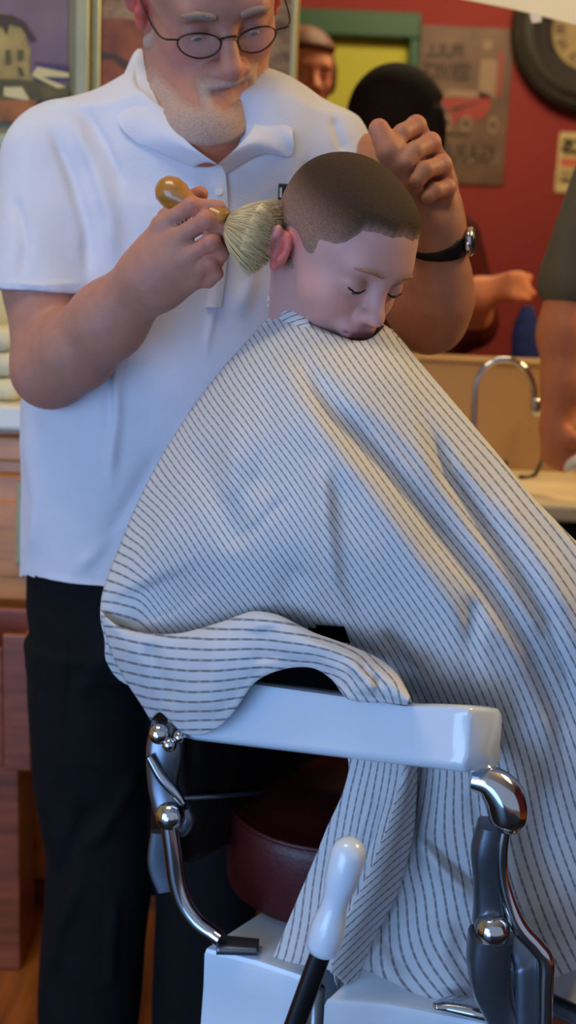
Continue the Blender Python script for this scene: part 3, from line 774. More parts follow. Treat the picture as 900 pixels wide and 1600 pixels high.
# right arm (left in the picture) with hand
def hand_arm(lo, hi, h, arm, arm_r, palm, palm_r, fingers, thumb, thumb_r, fr_=(.0105, .0098, .0090, .0078)):
    f = Fld(lo, hi, h)
    f.chain(arm, arm_r, .02)
    pf = f.empty()
    for a, b, ra, rb in palm: pf.cap(a, b, ra, rb, .014)
    g = f.empty()
    for n, fg in enumerate(fingers):
        t = f.empty(); sc_ = (1.0, 1.03, .98, .88)[n]; t.chain(fg, [r*sc_ for r in fr_[:len(fg)]], .003)
        # knuckle swell
        t.ell(fg[1], np.array([1.10]*3)*fr_[1]*sc_, k=.003)
        g.F = np.minimum(g.F, t.F)
    f.F = comb(f.F, pf.F, .025, 'u'); f.F = comb(f.F, g.F, .006, 'u')
    t = f.empty(); t.chain(thumb, thumb_r, .004); f.F = comb(f.F, t.F, .010, 'u')
    V, Q = f.mesh(); return relax(V, Q, 1), Q
sh = P(70, 262, 1.52); el = P(78, 578, 1.43); wr = P(236, 432, 1.31)
arm = [P(78, 330, 1.52), P(71, 450, 1.475), el, P(118, 548, 1.40), P(170, 500, 1.36), wr, P(250, 415, 1.30)]
armr = [.047, .052, .047, .049, .045, .034, .033]
palm = [(P(240, 428, 1.305), P(256, 356, 1.285), .026, .015), (P(246, 432, 1.30), P(278, 380, 1.275), .026, .017), (P(252, 436, 1.30), P(296, 405, 1.275), .026, .017), (P(255, 440, 1.305), P(306, 430, 1.285), .024, .016)]
fing = [[P(252, 352, 1.28), P(300, 322, 1.262), P(340, 326, 1.268), P(358, 346, 1.285)],
        [P(272, 374, 1.272), P(322, 345, 1.252), P(350, 358, 1.262), P(352, 380, 1.282)],
        [P(290, 402, 1.270), P(330, 378, 1.252), P(346, 396, 1.264), P(336, 416, 1.285)],
        [P(300, 428, 1.280), P(328, 410, 1.262), P(338, 427, 1.270), P(326, 442, 1.285)]]
thumb = [P(243, 392, 1.315), P(262, 342, 1.325), P(292, 316, 1.325), P(313, 303, 1.318)]
VA, QA = hand_arm((-.46, 1.24, 1.06), (-.04, 1.60, 1.46), .0024, arm, armr, palm, .02, fing, thumb, [.019, .0125, .0115, .0095])
def armcol(V, hot, base=BASE_M):
    c = np.tile(np.array(srgb(*base)[:3]), (len(V), 1))
    for p_, r_ in hot: c = blend(c, V, p_, r_, (205, 112, 92), .45)
    return c
parts.append((VA, QA, armcol(VA, [(f[1], .014) for f in fing]+[(f[3], .012) for f in fing]+[(thumb[-1], .014), (el, .04)])))
# left arm, watch wrist and cupped hand
el2 = P(670, 500, 1.47); wr2 = P(686, 378, 1.42)
arm2 = [P(560, 270, 1.54), P(618, 420, 1.52), P(672, 494, 1.485), P(684, 464, 1.462), P(685, 424, 1.445), wr2, P(684, 350, 1.415)]
arm2r = [.052, .050, .047, .044, .037, .0265, .026]
palm2 = [(P(676, 350, 1.415), P(672, 232, 1.42), .026, .015), (P(680, 350, 1.41), P(686, 262, 1.41), .026, .017), (P(684, 350, 1.41), P(692, 292, 1.405), .026, .017), (P(684, 355, 1.41), P(692, 322, 1.405), .024, .018), (P(668, 345, 1.40), P(655, 290, 1.395), .024, .02)]
fing2 = [[P(668, 232, 1.415), P(650, 197, 1.39), P(628, 208, 1.37), P(620, 226, 1.365)],
         [P(685, 258, 1.405), P(672, 224, 1.375), P(648, 236, 1.352), P(636, 254, 1.345)],
         [P(694, 290, 1.395), P(690, 258, 1.365), P(664, 266, 1.342), P(652, 282, 1.338)],
         [P(694, 320, 1.390), P(698, 294, 1.362), P(680, 298, 1.345), P(668, 308, 1.340)]]
thumb2 = [P(664, 338, 1.39), P(634, 286, 1.365), P(608, 236, 1.355), P(592, 202, 1.36)]
VB, QB = hand_arm((.07, 1.30, 1.08), (.26, 1.62, 1.54), .0024, arm2, arm2r, palm2, .02, fing2, thumb2, [.022, .0165, .0155, .0125], (.0125, .0118, .0108, .0096))
parts.append((VB, QB, armcol(VB, [(f[1], .014) for f in fing2]+[(thumb2[-1], .014), (el2, .05)], (176, 118, 88))))
# hidden lower body
def rowz(py, pl, pr, y, b):
    A = P(pl, py, y); B = P(pr, py, y); return ((A[2]+B[2])/2, (A[0]+B[0])/2, y, (B[0]-A[0])/2, b)
YB = 1.56
fb = Fld((-.55, 1.36, 0.0), (.25, 1.80, 1.5), .008)
torso_in = [rowz(1000, 60, 410, YB, .09), rowz(880, 60, 400, YB, .095), rowz(700, 62, 440, YB, .10), rowz(450, 80, 500, YB-.01, .10), rowz(260, 110, 520, YB-.01, .075), rowz(200, 150, 480, YB-.01, .06)]
fb.zloft(torso_in, .02)
legA = [(1000, 60, 226), (1150, 64, 224), (1250, 76, 226), (1400, 84, 220), (1500, 80, 212), (1600, 78, 208), (1730, 90, 200)]
legB = [(1000, 240, 400), (1150, 246, 396), (1250, 250, 394), (1400, 258, 388), (1500, 252, 384), (1600, 250, 380), (1730, 262, 370)]
for lg in (legA, legB): fb.zloft([rowz(p, a, b, YB+.02, .075) for p, a, b in lg], .03)
VL, QL = fb.mesh(); parts.append((VL, QL, np.tile(np.array(srgb(*BASE_M)[:3]), (len(VL), 1))))
n = 0; Vs = []; Qs = []; Cs = []
for V_, Q_, C_ in parts: Vs.append(V_); Qs.append(Q_+n); Cs.append(C_); n += len(V_)
mk('body', np.vstack(Vs), np.vstack(Qs), MT['skin_m'], bb, col=np.vstack(Cs))
eyes(FB, bb, (90, 100, 110)); brow(headF, FB, bb, MT['brow_g'], False)
# beard and side hair
def beard_off(f, l, u):
    jaw = sstep(-.052, -.074, u+.55*(np.abs(l)-.02)*0)*sstep(-.02, .03, f)
    chin = sstep(-.060, -.078, u)*sstep(.02, .05, f)*sstep(-.128, -.116, u)
    mous = np.exp(-((u+.054)/.010)**2)*sstep(.075, .088, f)*sstep(.040, .028, np.abs(l))
    side = sstep(-.035, -.062, u)*sstep(-.115, -.10, u)*sstep(.075, .055, f)*sstep(-.02, .0, f)
    lip = np.exp(-((u+.071)/.006)**2)*sstep(.021, .014, np.abs(l))*sstep(.08, .09, f)
    gt = np.exp(-((np.abs(l)-.032)/.012)**2)*sstep(-.045, -.055, u)*sstep(.05, .07, f)
    w = np.maximum.reduce([chin, mous, .75*side*jaw, gt])*(1-.9*lip)
    w = w*sstep(-.118, -.104, u-.5*np.clip(.062-f, 0, .1))
    return -.004+.0070*w
def beard_col(f, l, u, o):
    t = sstep(-.001, .004, o)[:, None]; return np.array(srgb(178, 128, 108)[:3])*(1-t)+np.array(srgb(190, 160, 142)[:3])*t
shell('beard', headF, FB, beard_off, MT['beard'], bb, beard_col, 'short white beard')
def bhair_off(f, l, u):
    w = sstep(.035, .0, f)*sstep(-.05, -.02, u+(.02*(f > 0))) * (np.abs(l) < .2)
    top = sstep(.075, .045, f)*sstep(.085, .10, u)
    ear = np.exp(-(((f+.012)/.026)**2+((u+.002)/.036)**2)**2)*(np.abs(l) > .062)
    return -.004+.011*np.maximum(w, top*.8)*(1-ear)-.012*ear
shell('hair', headF, FB, bhair_off, MT['beard'], bb, beard_col, 'short white hair')

# polo shirt
fs = Fld((-.52, 1.32, .80), (.22, 1.74, 1.62), .0036)
tors = [rowz(925, 33, 425, YB, .118), rowz(880, 36, 418, YB, .122), rowz(800, 36, 420, YB, .125), rowz(640, 38, 440, YB, .125), rowz(450, 50, 505, YB-.01, .122), rowz(330, 66, 528, YB-.01, .115), rowz(250, 90, 530, YB-.01, .095), rowz(196, 130, 505, YB-.01, .070)]
fs.zloft(tors, .03)
fs.cap(P(262, 160, 1.56), P(98, 244, 1.55), .048, .060, .05); fs.cap(P(376, 172, 1.56), P(502, 240, 1.56), .048, .058, .05)
fs.cap(P(280, 215, 1.53), P(400, 215, 1.53), .085, .085, .05)
fs.cap(P(84, 262, 1.545), P(67, 470, 1.480), .069, .074, .03); 
fs.cap(P(505, 255, 1.55), P(592, 385, 1.54), .062, .066, .03)
# sleeve openings: cut flat and hollow
cutp = P(66, 456, 1.48)
def plane(p0, n):
    n = np.array(n, float); n /= np.linalg.norm(n)
    return lambda X, Y, Z: -((X-p0[0])*n[0]+(Y-p0[1])*n[1]+(Z-p0[2])*n[2])
fs.put(P(-20, 560, 1.4), P(142, 452, 1.6), lambda X, Y, Z: np.maximum(Z-cutp[2], np.maximum(X-P(147, 452, 1.48)[0], 0)), 0, 's')
fs.cap(P(68, 430, 1.49), P(66, 560, 1.45), .059, .066, .004, 's')
fs.cap(P(590, 380, 1.545), P(640, 450, 1.53), .053, .058, .004, 's')
# neck hole and V
fs.cap(P(300, 230, 1.53), P(312, 60, 1.50), .069, .085, .01, 's')
fs.cap(P(318, 205, 1.46), P(338, 252, 1.38), .038, .006, .008, 's')
# hollow below the hem
fs.put(P(50, 1010, 1.5), P(400, 880, 1.7), lambda X, Y, Z: np.abs(Z-P(200, 915, YB)[2]+.02)-.0, 0, 'none') if False else None
VS, QS = fs.mesh(); VS = relax(VS, QS, 2)
pxs, pys = proj(VS); N = vnormals(VS, QS)
sfold = [([(105, 175), (150, 260), (175, 340), (180, 420)], 13, .006), ([(75, 190), (110, 270), (135, 360), (138, 440)], 10, -.006), ([(128, 165), (165, 230), (195, 300)], 9, -.004),
         ([(132, 455), (170, 560), (175, 700)], 10, -.004), ([(178, 500), (182, 640), (172, 760)], 9, .006), ([(300, 640), (290, 760), (270, 860)], 16, .005),
         ([(455, 270), (460, 400), (440, 500)], 9, .006), ([(478, 250), (488, 350)], 8, -.005), ([(400, 330), (390, 440), (370, 500)], 14, .006), ([(340, 300), (345, 420), (320, 560)], 5, .0025),
         ([(520, 180), (540, 240)], 8, -.004), ([(60, 900), (150, 915), (230, 920)], 4, .002), ([(250, 700), (180, 830), (150, 880)], 14, -.004), ([(40, 660), (60, 780), (50, 880)], 12, .004),
         ([(0, 440), (70, 446), (136, 442)], 3, .0015), ([(20, 300), (40, 380), (30, 440)], 10, -.004), ([(110, 900), (240, 780)], 12, .003)]
front = (N@FWD < .2)
disp = 1.5*foldsum(pxs, pys, sfold)*front
nz = np.array([noise.noise(Vector((v[0]*9, v[1]*9, v[2]*5))) for v in VS]); disp += nz*.0035
nz = np.array([noise.noise(Vector((v[0]*26, v[1]*20, v[2]*9+5))) for v in VS]); disp += nz*.0014
VS = VS+N*disp[:, None]
# hem curve
hem = np.interp(pxs, [20, 40, 100, 160, 240], [905, 900, 908, 916, 922])
zhem = np.array([0.0]);
keep = pys < hem+1
V_, Q_, _ = submesh(VS, QS, keep)
shirt = mk('polo_shirt', V_, Q_, MT['shirt'], bb, label='white polo shirt')
from mathutils.bvhtree import BVHTree
bvh = BVHTree.FromPolygons([tuple(v) for v in VS], [tuple(int(i) for i in q) for q in QS])
bvs = BVHTree.FromPolygons([tuple(v) for v in V1], [tuple(int(i) for i in q) for q in Q1])
def onsurf(px, py, off, ymax=1.60, tree=None):
    d = ray(px, py); d = d/np.linalg.norm(d)
    best = None
    for t_ in ([bvh] if tree is None else [tree]):
        h = t_.ray_cast(Vector(CAM), Vector(d))
        if h[0] is not None: best = h[3]
    if best is None: best = ymax/d[1]
    return CAM+d*(best-off)
def ribbon(rows, th, name, m, parent, n=6, label=None, closed=False):
    """rows: list of point lists -> smooth patch with thickness away from the camera"""
    G = bicubic(np.array(rows), n); R_, C_, _ = G.shape; V = G.reshape(-1, 3); F = gridfaces(R_, C_)
    Q = np.array(F); Nn = vnormals(V, Q); W = V+FWD*th*1.0 if th > 0 else V
    n0 = len(V); F2 = F+[tuple(i+n0 for i in f[::-1]) for f in F]
    for i in range(R_-1): F2 += [(i*C_, n0+i*C_, n0+(i+1)*C_, (i+1)*C_), (i*C_+C_-1, (i+1)*C_+C_-1, n0+(i+1)*C_+C_-1, n0+i*C_+C_-1)]
    for j in range(C_-1): F2 += [(j, j+1, n0+j+1, n0+j), ((R_-1)*C_+j, n0+(R_-1)*C_+j, n0+(R_-1)*C_+j+1, (R_-1)*C_+j+1)]
    return mk(name, np.vstack([V, W]), F2, m, parent, label=label, flatang=50)
def yof(a, y): return P(a[0], a[1], y)
inner_l = [P(222, 76, 1.57), P(228, 112, 1.515), P(244, 155, 1.462), P(268, 195, 1.43), P(300, 228, 1.415), P(338, 256, 1.41)]
outer_l = [P(204, 92, 1.575), P(186, 138, 1.52), P(183, 186, 1.465), P(208, 218, 1.425), P(250, 238, 1.41), P(302, 260, 1.412)]
def pushout(p, off=.0045):
    q = onsurf(*[float(v[0]) for v in proj(p)], off); return q if np.linalg.norm(q-p) < .06 else p
def mids(a, b, k, lift): return [x+(y-x)*k+np.array([0, -lift, lift]) for x, y in zip(a, b)]
outer_l = [outer_l[0], outer_l[1]]+[pushout(q) for q in outer_l[2:]]
ribbon([inner_l, mids(inner_l, outer_l, .35, .0035), mids(inner_l, outer_l, .7, .003), outer_l], .004, 'collar', MT['shirt'], shirt, label='white turned-down collar')
inner_r = [P(425, 110, 1.57), P(420, 140, 1.52), P(408, 172, 1.47), P(392, 205, 1.43), P(368, 232, 1.415), P(340, 257, 1.41)]
outer_r = [P(440, 128, 1.57), P(452, 162, 1.52), P(457, 205, 1.47), P(455, 243, 1.43), P(408, 241, 1.42), P(352, 272, 1.41)]
outer_r = [outer_r[0], outer_r[1]]+[pushout(q) for q in outer_r[2:]]
ribbon([inner_r, mids(inner_r, outer_r, .35, .0035), mids(inner_r, outer_r, .7, .003), outer_r], .004, 'collar', MT['shirt'], shirt, label='white turned-down collar')
# placket
plk = [[onsurf(x+dx, y, .004) for x, y in ((340, 262), (344, 320), (344, 380), (340, 430), (334, 480))] for dx in (-12, 0, 12)]
ribbon(plk, .004, 'placket', MT['shirt'], shirt)
for y in (300, 350, 400):
    c = onsurf(342, y, .0055); mk('button', *lathe(c+FWD*.001, -FWD, [(0, .0052), (.0015, .0052), (.002, .004), (.0016, .0015)], 18), MT['white_plastic'], shirt)
# badge
c = onsurf(449, 304, .006)
V, F = box((-.012, -.0025, -.013), (.012, .0025, .013), .001); V = V+c
bd = mk('badge', V, F, MT['blackm'], bb, smooth=False, label='small black name badge')
V, F = box((-.0095, -.0035, -.004), (-.0075, -.0026, .008), .0); mk('badge_lettering', V+c, F, MT['white_plastic'], bd, smooth=False)
# trousers
ft_ = Fld((-.50, 1.38, 0.02), (.20, 1.82, 1.02), .0045)
YT = YB+.01
ft_.zloft([rowz(870, 44, 408, YT, .112), rowz(950, 44, 412, YT, .115), rowz(1000, 52, 410, YT, .116), rowz(1030, 60, 400, YT, .10)], .0)
lA = [(1000, 46, 246), (1080, 47, 246), (1150, 50, 245), (1230, 56, 245), (1280, 66, 245), (1330, 76, 243), (1400, 72, 234), (1480, 66, 226), (1560, 62, 220), (1700, 62, 206)]
lB = [(1000, 236, 414), (1100, 238, 412), (1230, 243, 408), (1400, 246, 402), (1500, 241, 398), (1560, 238, 395), (1700, 244, 385)]
for lg in (lA, lB): ft_.zloft([rowz(p, a, b, YT+.01*(p > 1200), .100-.00002*(p-1000)) for p, a, b in lg], .022)
VT, QT = ft_.mesh(); VT = relax(VT, QT, 2); N = vnormals(VT, QT); pxs, pys = proj(VT)
tf = [([(125, 1370), (90, 1460), (80, 1530)], 12, .008), ([(150, 1250), (110, 1330), (80, 1400)], 14, -.006), ([(220, 1200), (160, 1300), (130, 1330)], 12, .006), ([(180, 1400), (170, 1550)], 10, .006), ([(100, 950), (95, 1200)], 8, .003), ([(200, 960), (120, 1100)], 14, .004)]
VT = VT+N*(foldsum(pxs, pys, tf)+.002*np.array([noise.noise(Vector((v[0]*18, v[1]*18, v[2]*9))) for v in VT]))[:, None]
tr = mk('trousers', VT, QT, MT['black_cloth'], bb, label='black trousers')
for (pa, pb_) in ((62, 206), (244, 385)):
    A = P((pa+pb_)/2, 1700, YT)
    V, F = tube([(A[0], YT+.08, .045), (A[0], YT+.02, .05), (A[0], YT-.08, .04), (A[0]+.005, YT-.17, .028)], [.036, .044, .046, .028], 20, flat=1.0, up=(0, 0, 1)); V[:, 2] = np.clip(V[:, 2]*.9, 0.001, None)
    mk('shoe', V, F, MT['blackl'], bb, label='black shoe')

# glasses
gl = thing('eyeglasses', 'thin dark wire eyeglasses on the bearded man', 'eyeglasses', FB.pt(.11, 0, 0))
for sg in (-1, 1):
    ring = [FB.pt(.104-.10*((l)/.06)**2*.35, 0, 0) for l in [0]]
    pts = []
    for a in np.linspace(0, 2*math.pi, 25)[:-1]:
        l = sg*.033+.0235*math.cos(a)*(1 if True else 1); u = -.010+.0155*math.sin(a)*(1-.12*math.sin(a)); f = .106-.012*(abs(l)/.055)**2+.1*0
        pts.append(FB.pt(f, l, u))
    pts.append(pts[0]); V, F = tube(pts, [.0011]*len(pts), 8, up=FB.F, smoothn=1, cap=False); rim = mk('rim', V, F, MT['glassm'], gl)
    cen = np.mean(pts[:-1], 0); V = [p for p in pts[:-1]]+[cen+FB.F*.001]; V = np.array(V); W = V-FB.F*.0012; k = 24
    F = [(i, (i+1) % k, k) for i in range(k)]+[(k+1+(i+1) % k, k+1+i, k+1+k) for i in range(k)]+[(i, k+1+i, k+1+(i+1) % k, (i+1) % k) for i in range(k)]
    mk('lens', np.vstack([V, W]), F, MT['lens'], gl)
    V, F = tube([FB.pt(.097, sg*.056, -.004), FB.pt(.088, sg*.074, -.002), FB.pt(.04, sg*.081, .006), FB.pt(-.005, sg*.083, .016), FB.pt(-.03, sg*.083, .006)], [.0012, .0013, .0013, .0014, .0018], 8)
    mk('temple', V, F, MT['glassm'], gl)
mk('bridge', *tube([FB.pt(.107, -.0115, -.004), FB.pt(.113, -.005, .001), FB.pt(.113, .005, .001), FB.pt(.107, .0115, -.004)], [.0014]*4, 8), MT['glassm'], gl)

# wristwatch
wt = thing('wristwatch', 'black strap wristwatch with silver case on the raised wrist', 'watch', wr2)
ax_ = P(686, 350, 1.415)-P(684, 405, 1.432); ax_ /= np.linalg.norm(ax_)
V, F = lathe(wr2-ax_*.014, ax_, [(0, .0335), (.001, .0362), (.026, .0358), (.027, .0325)], 40); mk('strap', V, F, MT['blackl'], wt)
sd = RT*.98-np.array([0, .35, 0]); sd /= np.linalg.norm(sd); c = wr2+sd*.0355
mk('case', *lathe(c, sd, [(0, .0165), (.002, .018), (.007, .018), (.009, .0155)], 30), MT['chrome'], wt)
mk('dial', *lathe(c+sd*.0088, sd, [(0, .0145), (.0009, .0145)], 30), MT['blackm'], wt)

# ------------------------------------------------------------------ BRUSH
b0 = P(268, 301, 1.285); b1 = P(352, 349, 1.262); b2 = P(414, 374, 1.25)
br = thing('neck_duster_brush', 'wooden-handled barber brush with cream bristles in the raised hand', 'brush', b0)
a = b1-b0; L_ = np.linalg.norm(a)
mk('handle', *lathe(b0-a/L_*.019, a, [(0, .002), (.002, .009), (.008, .0155), (.019, .0185), (.030, .0165), (.040, .0115), (.052, .0095), (.066, .012), (L_+.012, .0145), (L_+.020, .013)], 32), MT['handle'], br, label='amber wooden handle')
e1 = P(356, 351, 1.262); dr = b2-e1; Lb = np.linalg.norm(dr); dr /= Lb
prof = [(0, .014), (.006, .020), (.016, .028), (.030, .036), (Lb*.72, .042), (Lb*.92, .041), (Lb*1.08, .034), (Lb*1.18, .022), (Lb*1.23, .006)]
mb = MB(); nx = np.cross(dr, [0, 1, 0]); nx /= np.linalg.norm(nx); ny = np.cross(dr, nx)
V, F = lathe(e1, dr, [(h*.95, r*.86) for h, r in prof], 40)
q = V-e1; rr = np.array([noise.noise(Vector((math.atan2(v@nx, v@ny)*6, (v@dr)*10, 0))) for v in q]); V = e1+(q@dr)[:, None]*dr+((q@nx)[:, None]*nx+(q@ny)[:, None]*ny*.75)*(1+.12*rr)[:, None]
mb.add(V, F)
for i in range(2400):
    an = random.uniform(0, 2*math.pi); rf = math.sqrt(random.uniform(.05, 1)); Ltop = Lb*random.uniform(.95, 1.12)*(1.25-.35*rf*rf)
    pts = []; j = random.uniform(-.006, .006)
    for t in (0, .35, .7, 1.0):
        r = np.interp(t*Lb*.9, [p[0] for p in prof], [p[1] for p in prof])*rf*1.02
        pts.append(e1+dr*t*Ltop+nx*(r*math.cos(an)+j*t)+ny*(r*math.sin(an)*.75-j*t))
    V, F = tube(pts, [.0005, .0005, .0004, .0002], 3, smoothn=1); mb.add(V, F)
mk('bristles', *mb.get(), MT['bristle'], br, kind='stuff', label='flared cream bristles')

# ------------------------------------------------------------------ BOY
by = thing('person', 'young boy with short brown hair, head bowed, wrapped in the striped cape', 'person', P(470, 1150, 1.30))
FY = Frame(P(530, 391, 1.275), 40, 31, 3, .89)
fl = Fld(FY.o-np.array([.13, .15, .22]), FY.o+np.array([.14, .14, .13]), .0022)
build_head(fl, FY, child=True)
nk = P(478, 560, 1.32)
fl.cap(FY.pt(-.045, 0, -.03), nk, .046, .048, .03)
fl.cap(P(455, 600, 1.33), P(520, 600, 1.31), .05, .05, .03)
VY, QY = fl.mesh(); VY = relax(VY, QY, 1)
BASE_B = (194, 148, 138)
cy = skin_cols(VY, FY, BASE_B, True)
fy = Fld((-.30, 1.0, .30), (.52, 1.46, 1.22), .006)
tor = [(P(487, 590, 1.31), P(462, 760, 1.32), .062, .085), (P(462, 760, 1.32), P(440, 1010, 1.33), .085, .09)]
for a_, b_, ra, rb in tor: fy.cap(a_, b_, ra, rb, .03)
shR, shL = P(425, 650, 1.27), P(560, 640, 1.36)
fy.cap(shR, shL, .042, .042, .03)
elR = P(345, 975, 1.30); wrR = P(440, 1075, 1.205)
fy.chain([shR, elR, P(400, 1078, 1.225), wrR, P(490, 1082, 1.20)], [.036, .030, .028, .028, .026], .02)
elL = P(620, 880, 1.36); fy.chain([shL, elL, P(650, 1000, 1.25)], [.036, .030, .022], .02)
hipR, hipL = P(420, 1070, 1.29), P(500, 1060, 1.39)
knR = hipR+np.array([.27, -.06, .0]); knL = hipL+np.array([.27, -.10, .0])
for h_, k_ in ((hipR, knR), (hipL, knL)):
    fy.cap(h_, k_, .058, .046, .03); fy.cap(k_, k_+np.array([.05, .03, -.27]), .046, .034, .02); fy.cap(k_+np.array([.05, .03, -.27]), k_+np.array([.13, .0, -.29]), .028, .022, .02)
VZ, QZ = fy.mesh()
mk('body', np.vstack([VY, VZ]), np.vstack([QY, QZ+len(VY)]), MT['skin_b'], by, col=np.vstack([cy, np.tile(np.array(srgb(*BASE_B)[:3]), (len(VZ), 1))]))
# clothes under the cape
X, Y, Z = np.meshgrid(*fy.ax, indexing='ij')
ztop = P(480, 640, 1.3)[2]; zh = hipR[2]+.0
G = np.maximum(fy.F-.009, Z-ztop); G = np.maximum(G, zh-.01-Z); V, Q = surfnets(G.astype(np.float32), fy.lo, fy.h)
mk('shirt', V, Q, MT['dark_cloth'], by, label='dark navy shirt')
G = np.maximum(fy.F-.007, Z-zh+.012); V, Q = surfnets(G.astype(np.float32), fy.lo, fy.h)
mk('trousers', V, Q, MT['dark_cloth'], by, label='dark trousers')
eyes(FY, by, (70, 80, 95)); brow(fl, FY, by, MT['brow_b'], True)
# lashes
for sg in (-1, 1):
    pts = [FY.pt(.0895-.0035*abs(t), sg*.0325+.0155*t, -.0095+.0045*abs(t)**1.5) for t in np.linspace(-1, 1, 7)]
    V, F = tube(pts, [.0006, .0011, .0014, .0015, .0015, .0013, .0007], 8); mk('eyelashes', V, F, MT['lash'], by)
def yhair(f, l, u):
    al = np.abs(l)
    line = np.interp(al, [0, .03, .05, .066, .09], [.069, .066, .062, .030, .010])
    line = line+.0012*np.sin(l*170+1)+.0007*np.sin(l*530+f*300)
    front = sstep(-.018, .020, u-line)
    back = sstep(.022, -.004, f+.0015*np.sin(u*600))*sstep(-.055, -.02, u+.25*np.clip(-f, 0, .1)*0)
    temple = sstep(.044, .024, f)*sstep(-.012, .014, u)
    w = np.maximum.reduce([front*sstep(.0, .02, u), back, temple])
    ear = np.exp(-(((f+.012)/.027)**2+((u+.018)/.030)**2)**3)*(al > .066)
    bulk = .0025+.0025*sstep(.03, .09, u)
    return -.0035+(.0035+bulk)*w*(1-ear)-.006*ear
def yhair_col(f, l, u, o):
    t = sstep(-.0022, .0050, o); fade = .42+.58*sstep(-.02, .07, u-.35*(np.abs(l)-.03))
    t = (t*fade)[:, None]
    return np.array(srgb(190, 146, 124)[:3])*(1-t)+np.array(srgb(64, 44, 28)[:3])*t
shell('hair', fl, FY, yhair, MT['hair_b'], by, yhair_col, 'short brown buzz-cut hair')

# ------------------------------------------------------------------ CAPE
rows = [
 [(432,484),(446,492),(468,500),(500,513),(528,525),(554,533),(576,531),(591,520),(601,509)],
 [(340,586),(375,580),(412,578),(450,580),(495,585),(545,590),(590,588),(632,580),(660,572)],
 [(272,682),(318,672),(365,668),(415,668),(470,672),(530,678),(592,675),(655,662),(718,640)],
 [(222,772),(280,762),(340,758),(400,758),(465,762),(535,766),(610,760),(690,742),(780,714)],
 [(184,862),(250,852),(320,848),(392,850),(468,854),(548,856),(632,850),(722,826),(838,784)],
 [(159,935),(225,940),(305,940),(390,942),(478,946),(568,950),(662,940),(768,912),(908,856)],
 [(164,1000),(232,1010),(310,1015),(400,1015),(500,1020),(600,1030),(700,1025),(815,990),(968,935)],
 [(205,1072),(262,1080),(340,1080),(425,1085),(520,1090),(630,1098),(735,1095),(852,1070),(1015,1010)],
 [(470,1128),(500,1130),(540,1132),(580,1136),(622,1140),(678,1146),(752,1146),(864,1130),(1025,1080)],
 [(545,1192),(572,1197),(605,1200),(634,1202),(643,1202),(690,1205),(770,1208),(880,1195),(1035,1150)],
 [(512,1290),(540,1294),(575,1298),(612,1300),(640,1302),(692,1305),(778,1305),(892,1290),(1045,1250)],
 [(470,1392),(500,1396),(536,1400),(572,1402),(606,1402),(682,1405),(776,1405),(896,1390),(1050,1350)],
 [(432,1484),(462,1492),(498,1500),(528,1506),(556,1500),(662,1505),(770,1500),(896,1475),(1052,1430)],
 [(427,1494),(455,1502),(490,1510),(520,1518),(540,1556),(648,1570),(765,1566),(902,1515),(1052,1470)]]
dep = [
 [1.310,1.282,1.255,1.235,1.222,1.218,1.225,1.245,1.275],
 [1.30,1.235,1.19,1.165,1.148,1.14,1.15,1.18,1.225],
 [1.30,1.22,1.16,1.12,1.10,1.09,1.10,1.13,1.19],
 [1.30,1.21,1.145,1.105,1.08,1.065,1.07,1.10,1.17],
 [1.29,1.20,1.14,1.10,1.07,1.05,1.05,1.08,1.14],
 [1.275,1.22,1.17,1.13,1.10,1.065,1.045,1.055,1.12],
 [1.27,1.26,1.24,1.22,1.17,1.11,1.06,1.045,1.11],
 [1.27,1.27,1.26,1.25,1.20,1.13,1.09,1.06,1.11],
 [1.20,1.19,1.18,1.16,1.15,1.13,1.10,1.065,1.12],
 [1.155,1.145,1.13,1.115,1.16,1.125,1.10,1.075,1.12],
 [1.15,1.14,1.125,1.11,1.16,1.12,1.105,1.085,1.13],
 [1.14,1.13,1.12,1.11,1.165,1.125,1.11,1.09,1.13],
 [1.13,1.12,1.115,1.11,1.16,1.12,1.105,1.09,1.13],
 [1.13,1.12,1.115,1.11,1.15,1.105,1.10,1.09,1.13]]
cfolds = [([(452,540),(520,640),(610,735),(690,830),(765,920),(830,1010),(875,1120),(890,1260)],17,-.020),
 ([(655,640),(700,740),(745,805),(800,885),(848,965),(885,1060),(920,1180)],13,-.022),
 ([(420,560),(500,680),(590,790),(670,900),(735,1010),(790,1140)],26,.008),
 ([(305,680),(335,770),(385,860)],24,-.010), ([(415,590),(420,700),(400,790)],20,-.008), ([(370,600),(365,720),(360,800)],16,.007),
 ([(350,856),(400,820),(455,775)],9,-.004), ([(370,838),(420,800)],8,.003),
 ([(500,700),(508,820),(520,920),(560,1000)],17,.011), ([(245,900),(270,960)],48,-.022), ([(470,880),(440,960)],24,-.008),
 ([(600,970),(640,1050),(660,1110)],13,-.018), ([(738,920),(735,1000),(728,1090)],15,-.009), ([(560,640),(640,720),(720,830)],12,-.004),
 ([(770,760),(850,880),(900,980)],16,.008), ([(640,1210),(648,1290),(650,1370)],9,-.012), ([(645,1300),(690,1360),(745,1412)],9,.012), ([(655,1290),(700,1345),(750,1390)],10,-.008),
 ([(560,1360),(590,1440),(640,1530)],12,-.010), ([(700,1430),(690,1500),(720,1560)],22,.010), ([(790,1200),(830,1330),(860,1480)],24,.010), ([(740,1230),(770,1330)],14,-.008),
 ([(860,1180),(840,1330),(850,1480)],14,-.008), ([(590,1205),(548,1340),(500,1480)],10,.005), ([(620,1210),(590,1300),(535,1450)],8,-.006)]
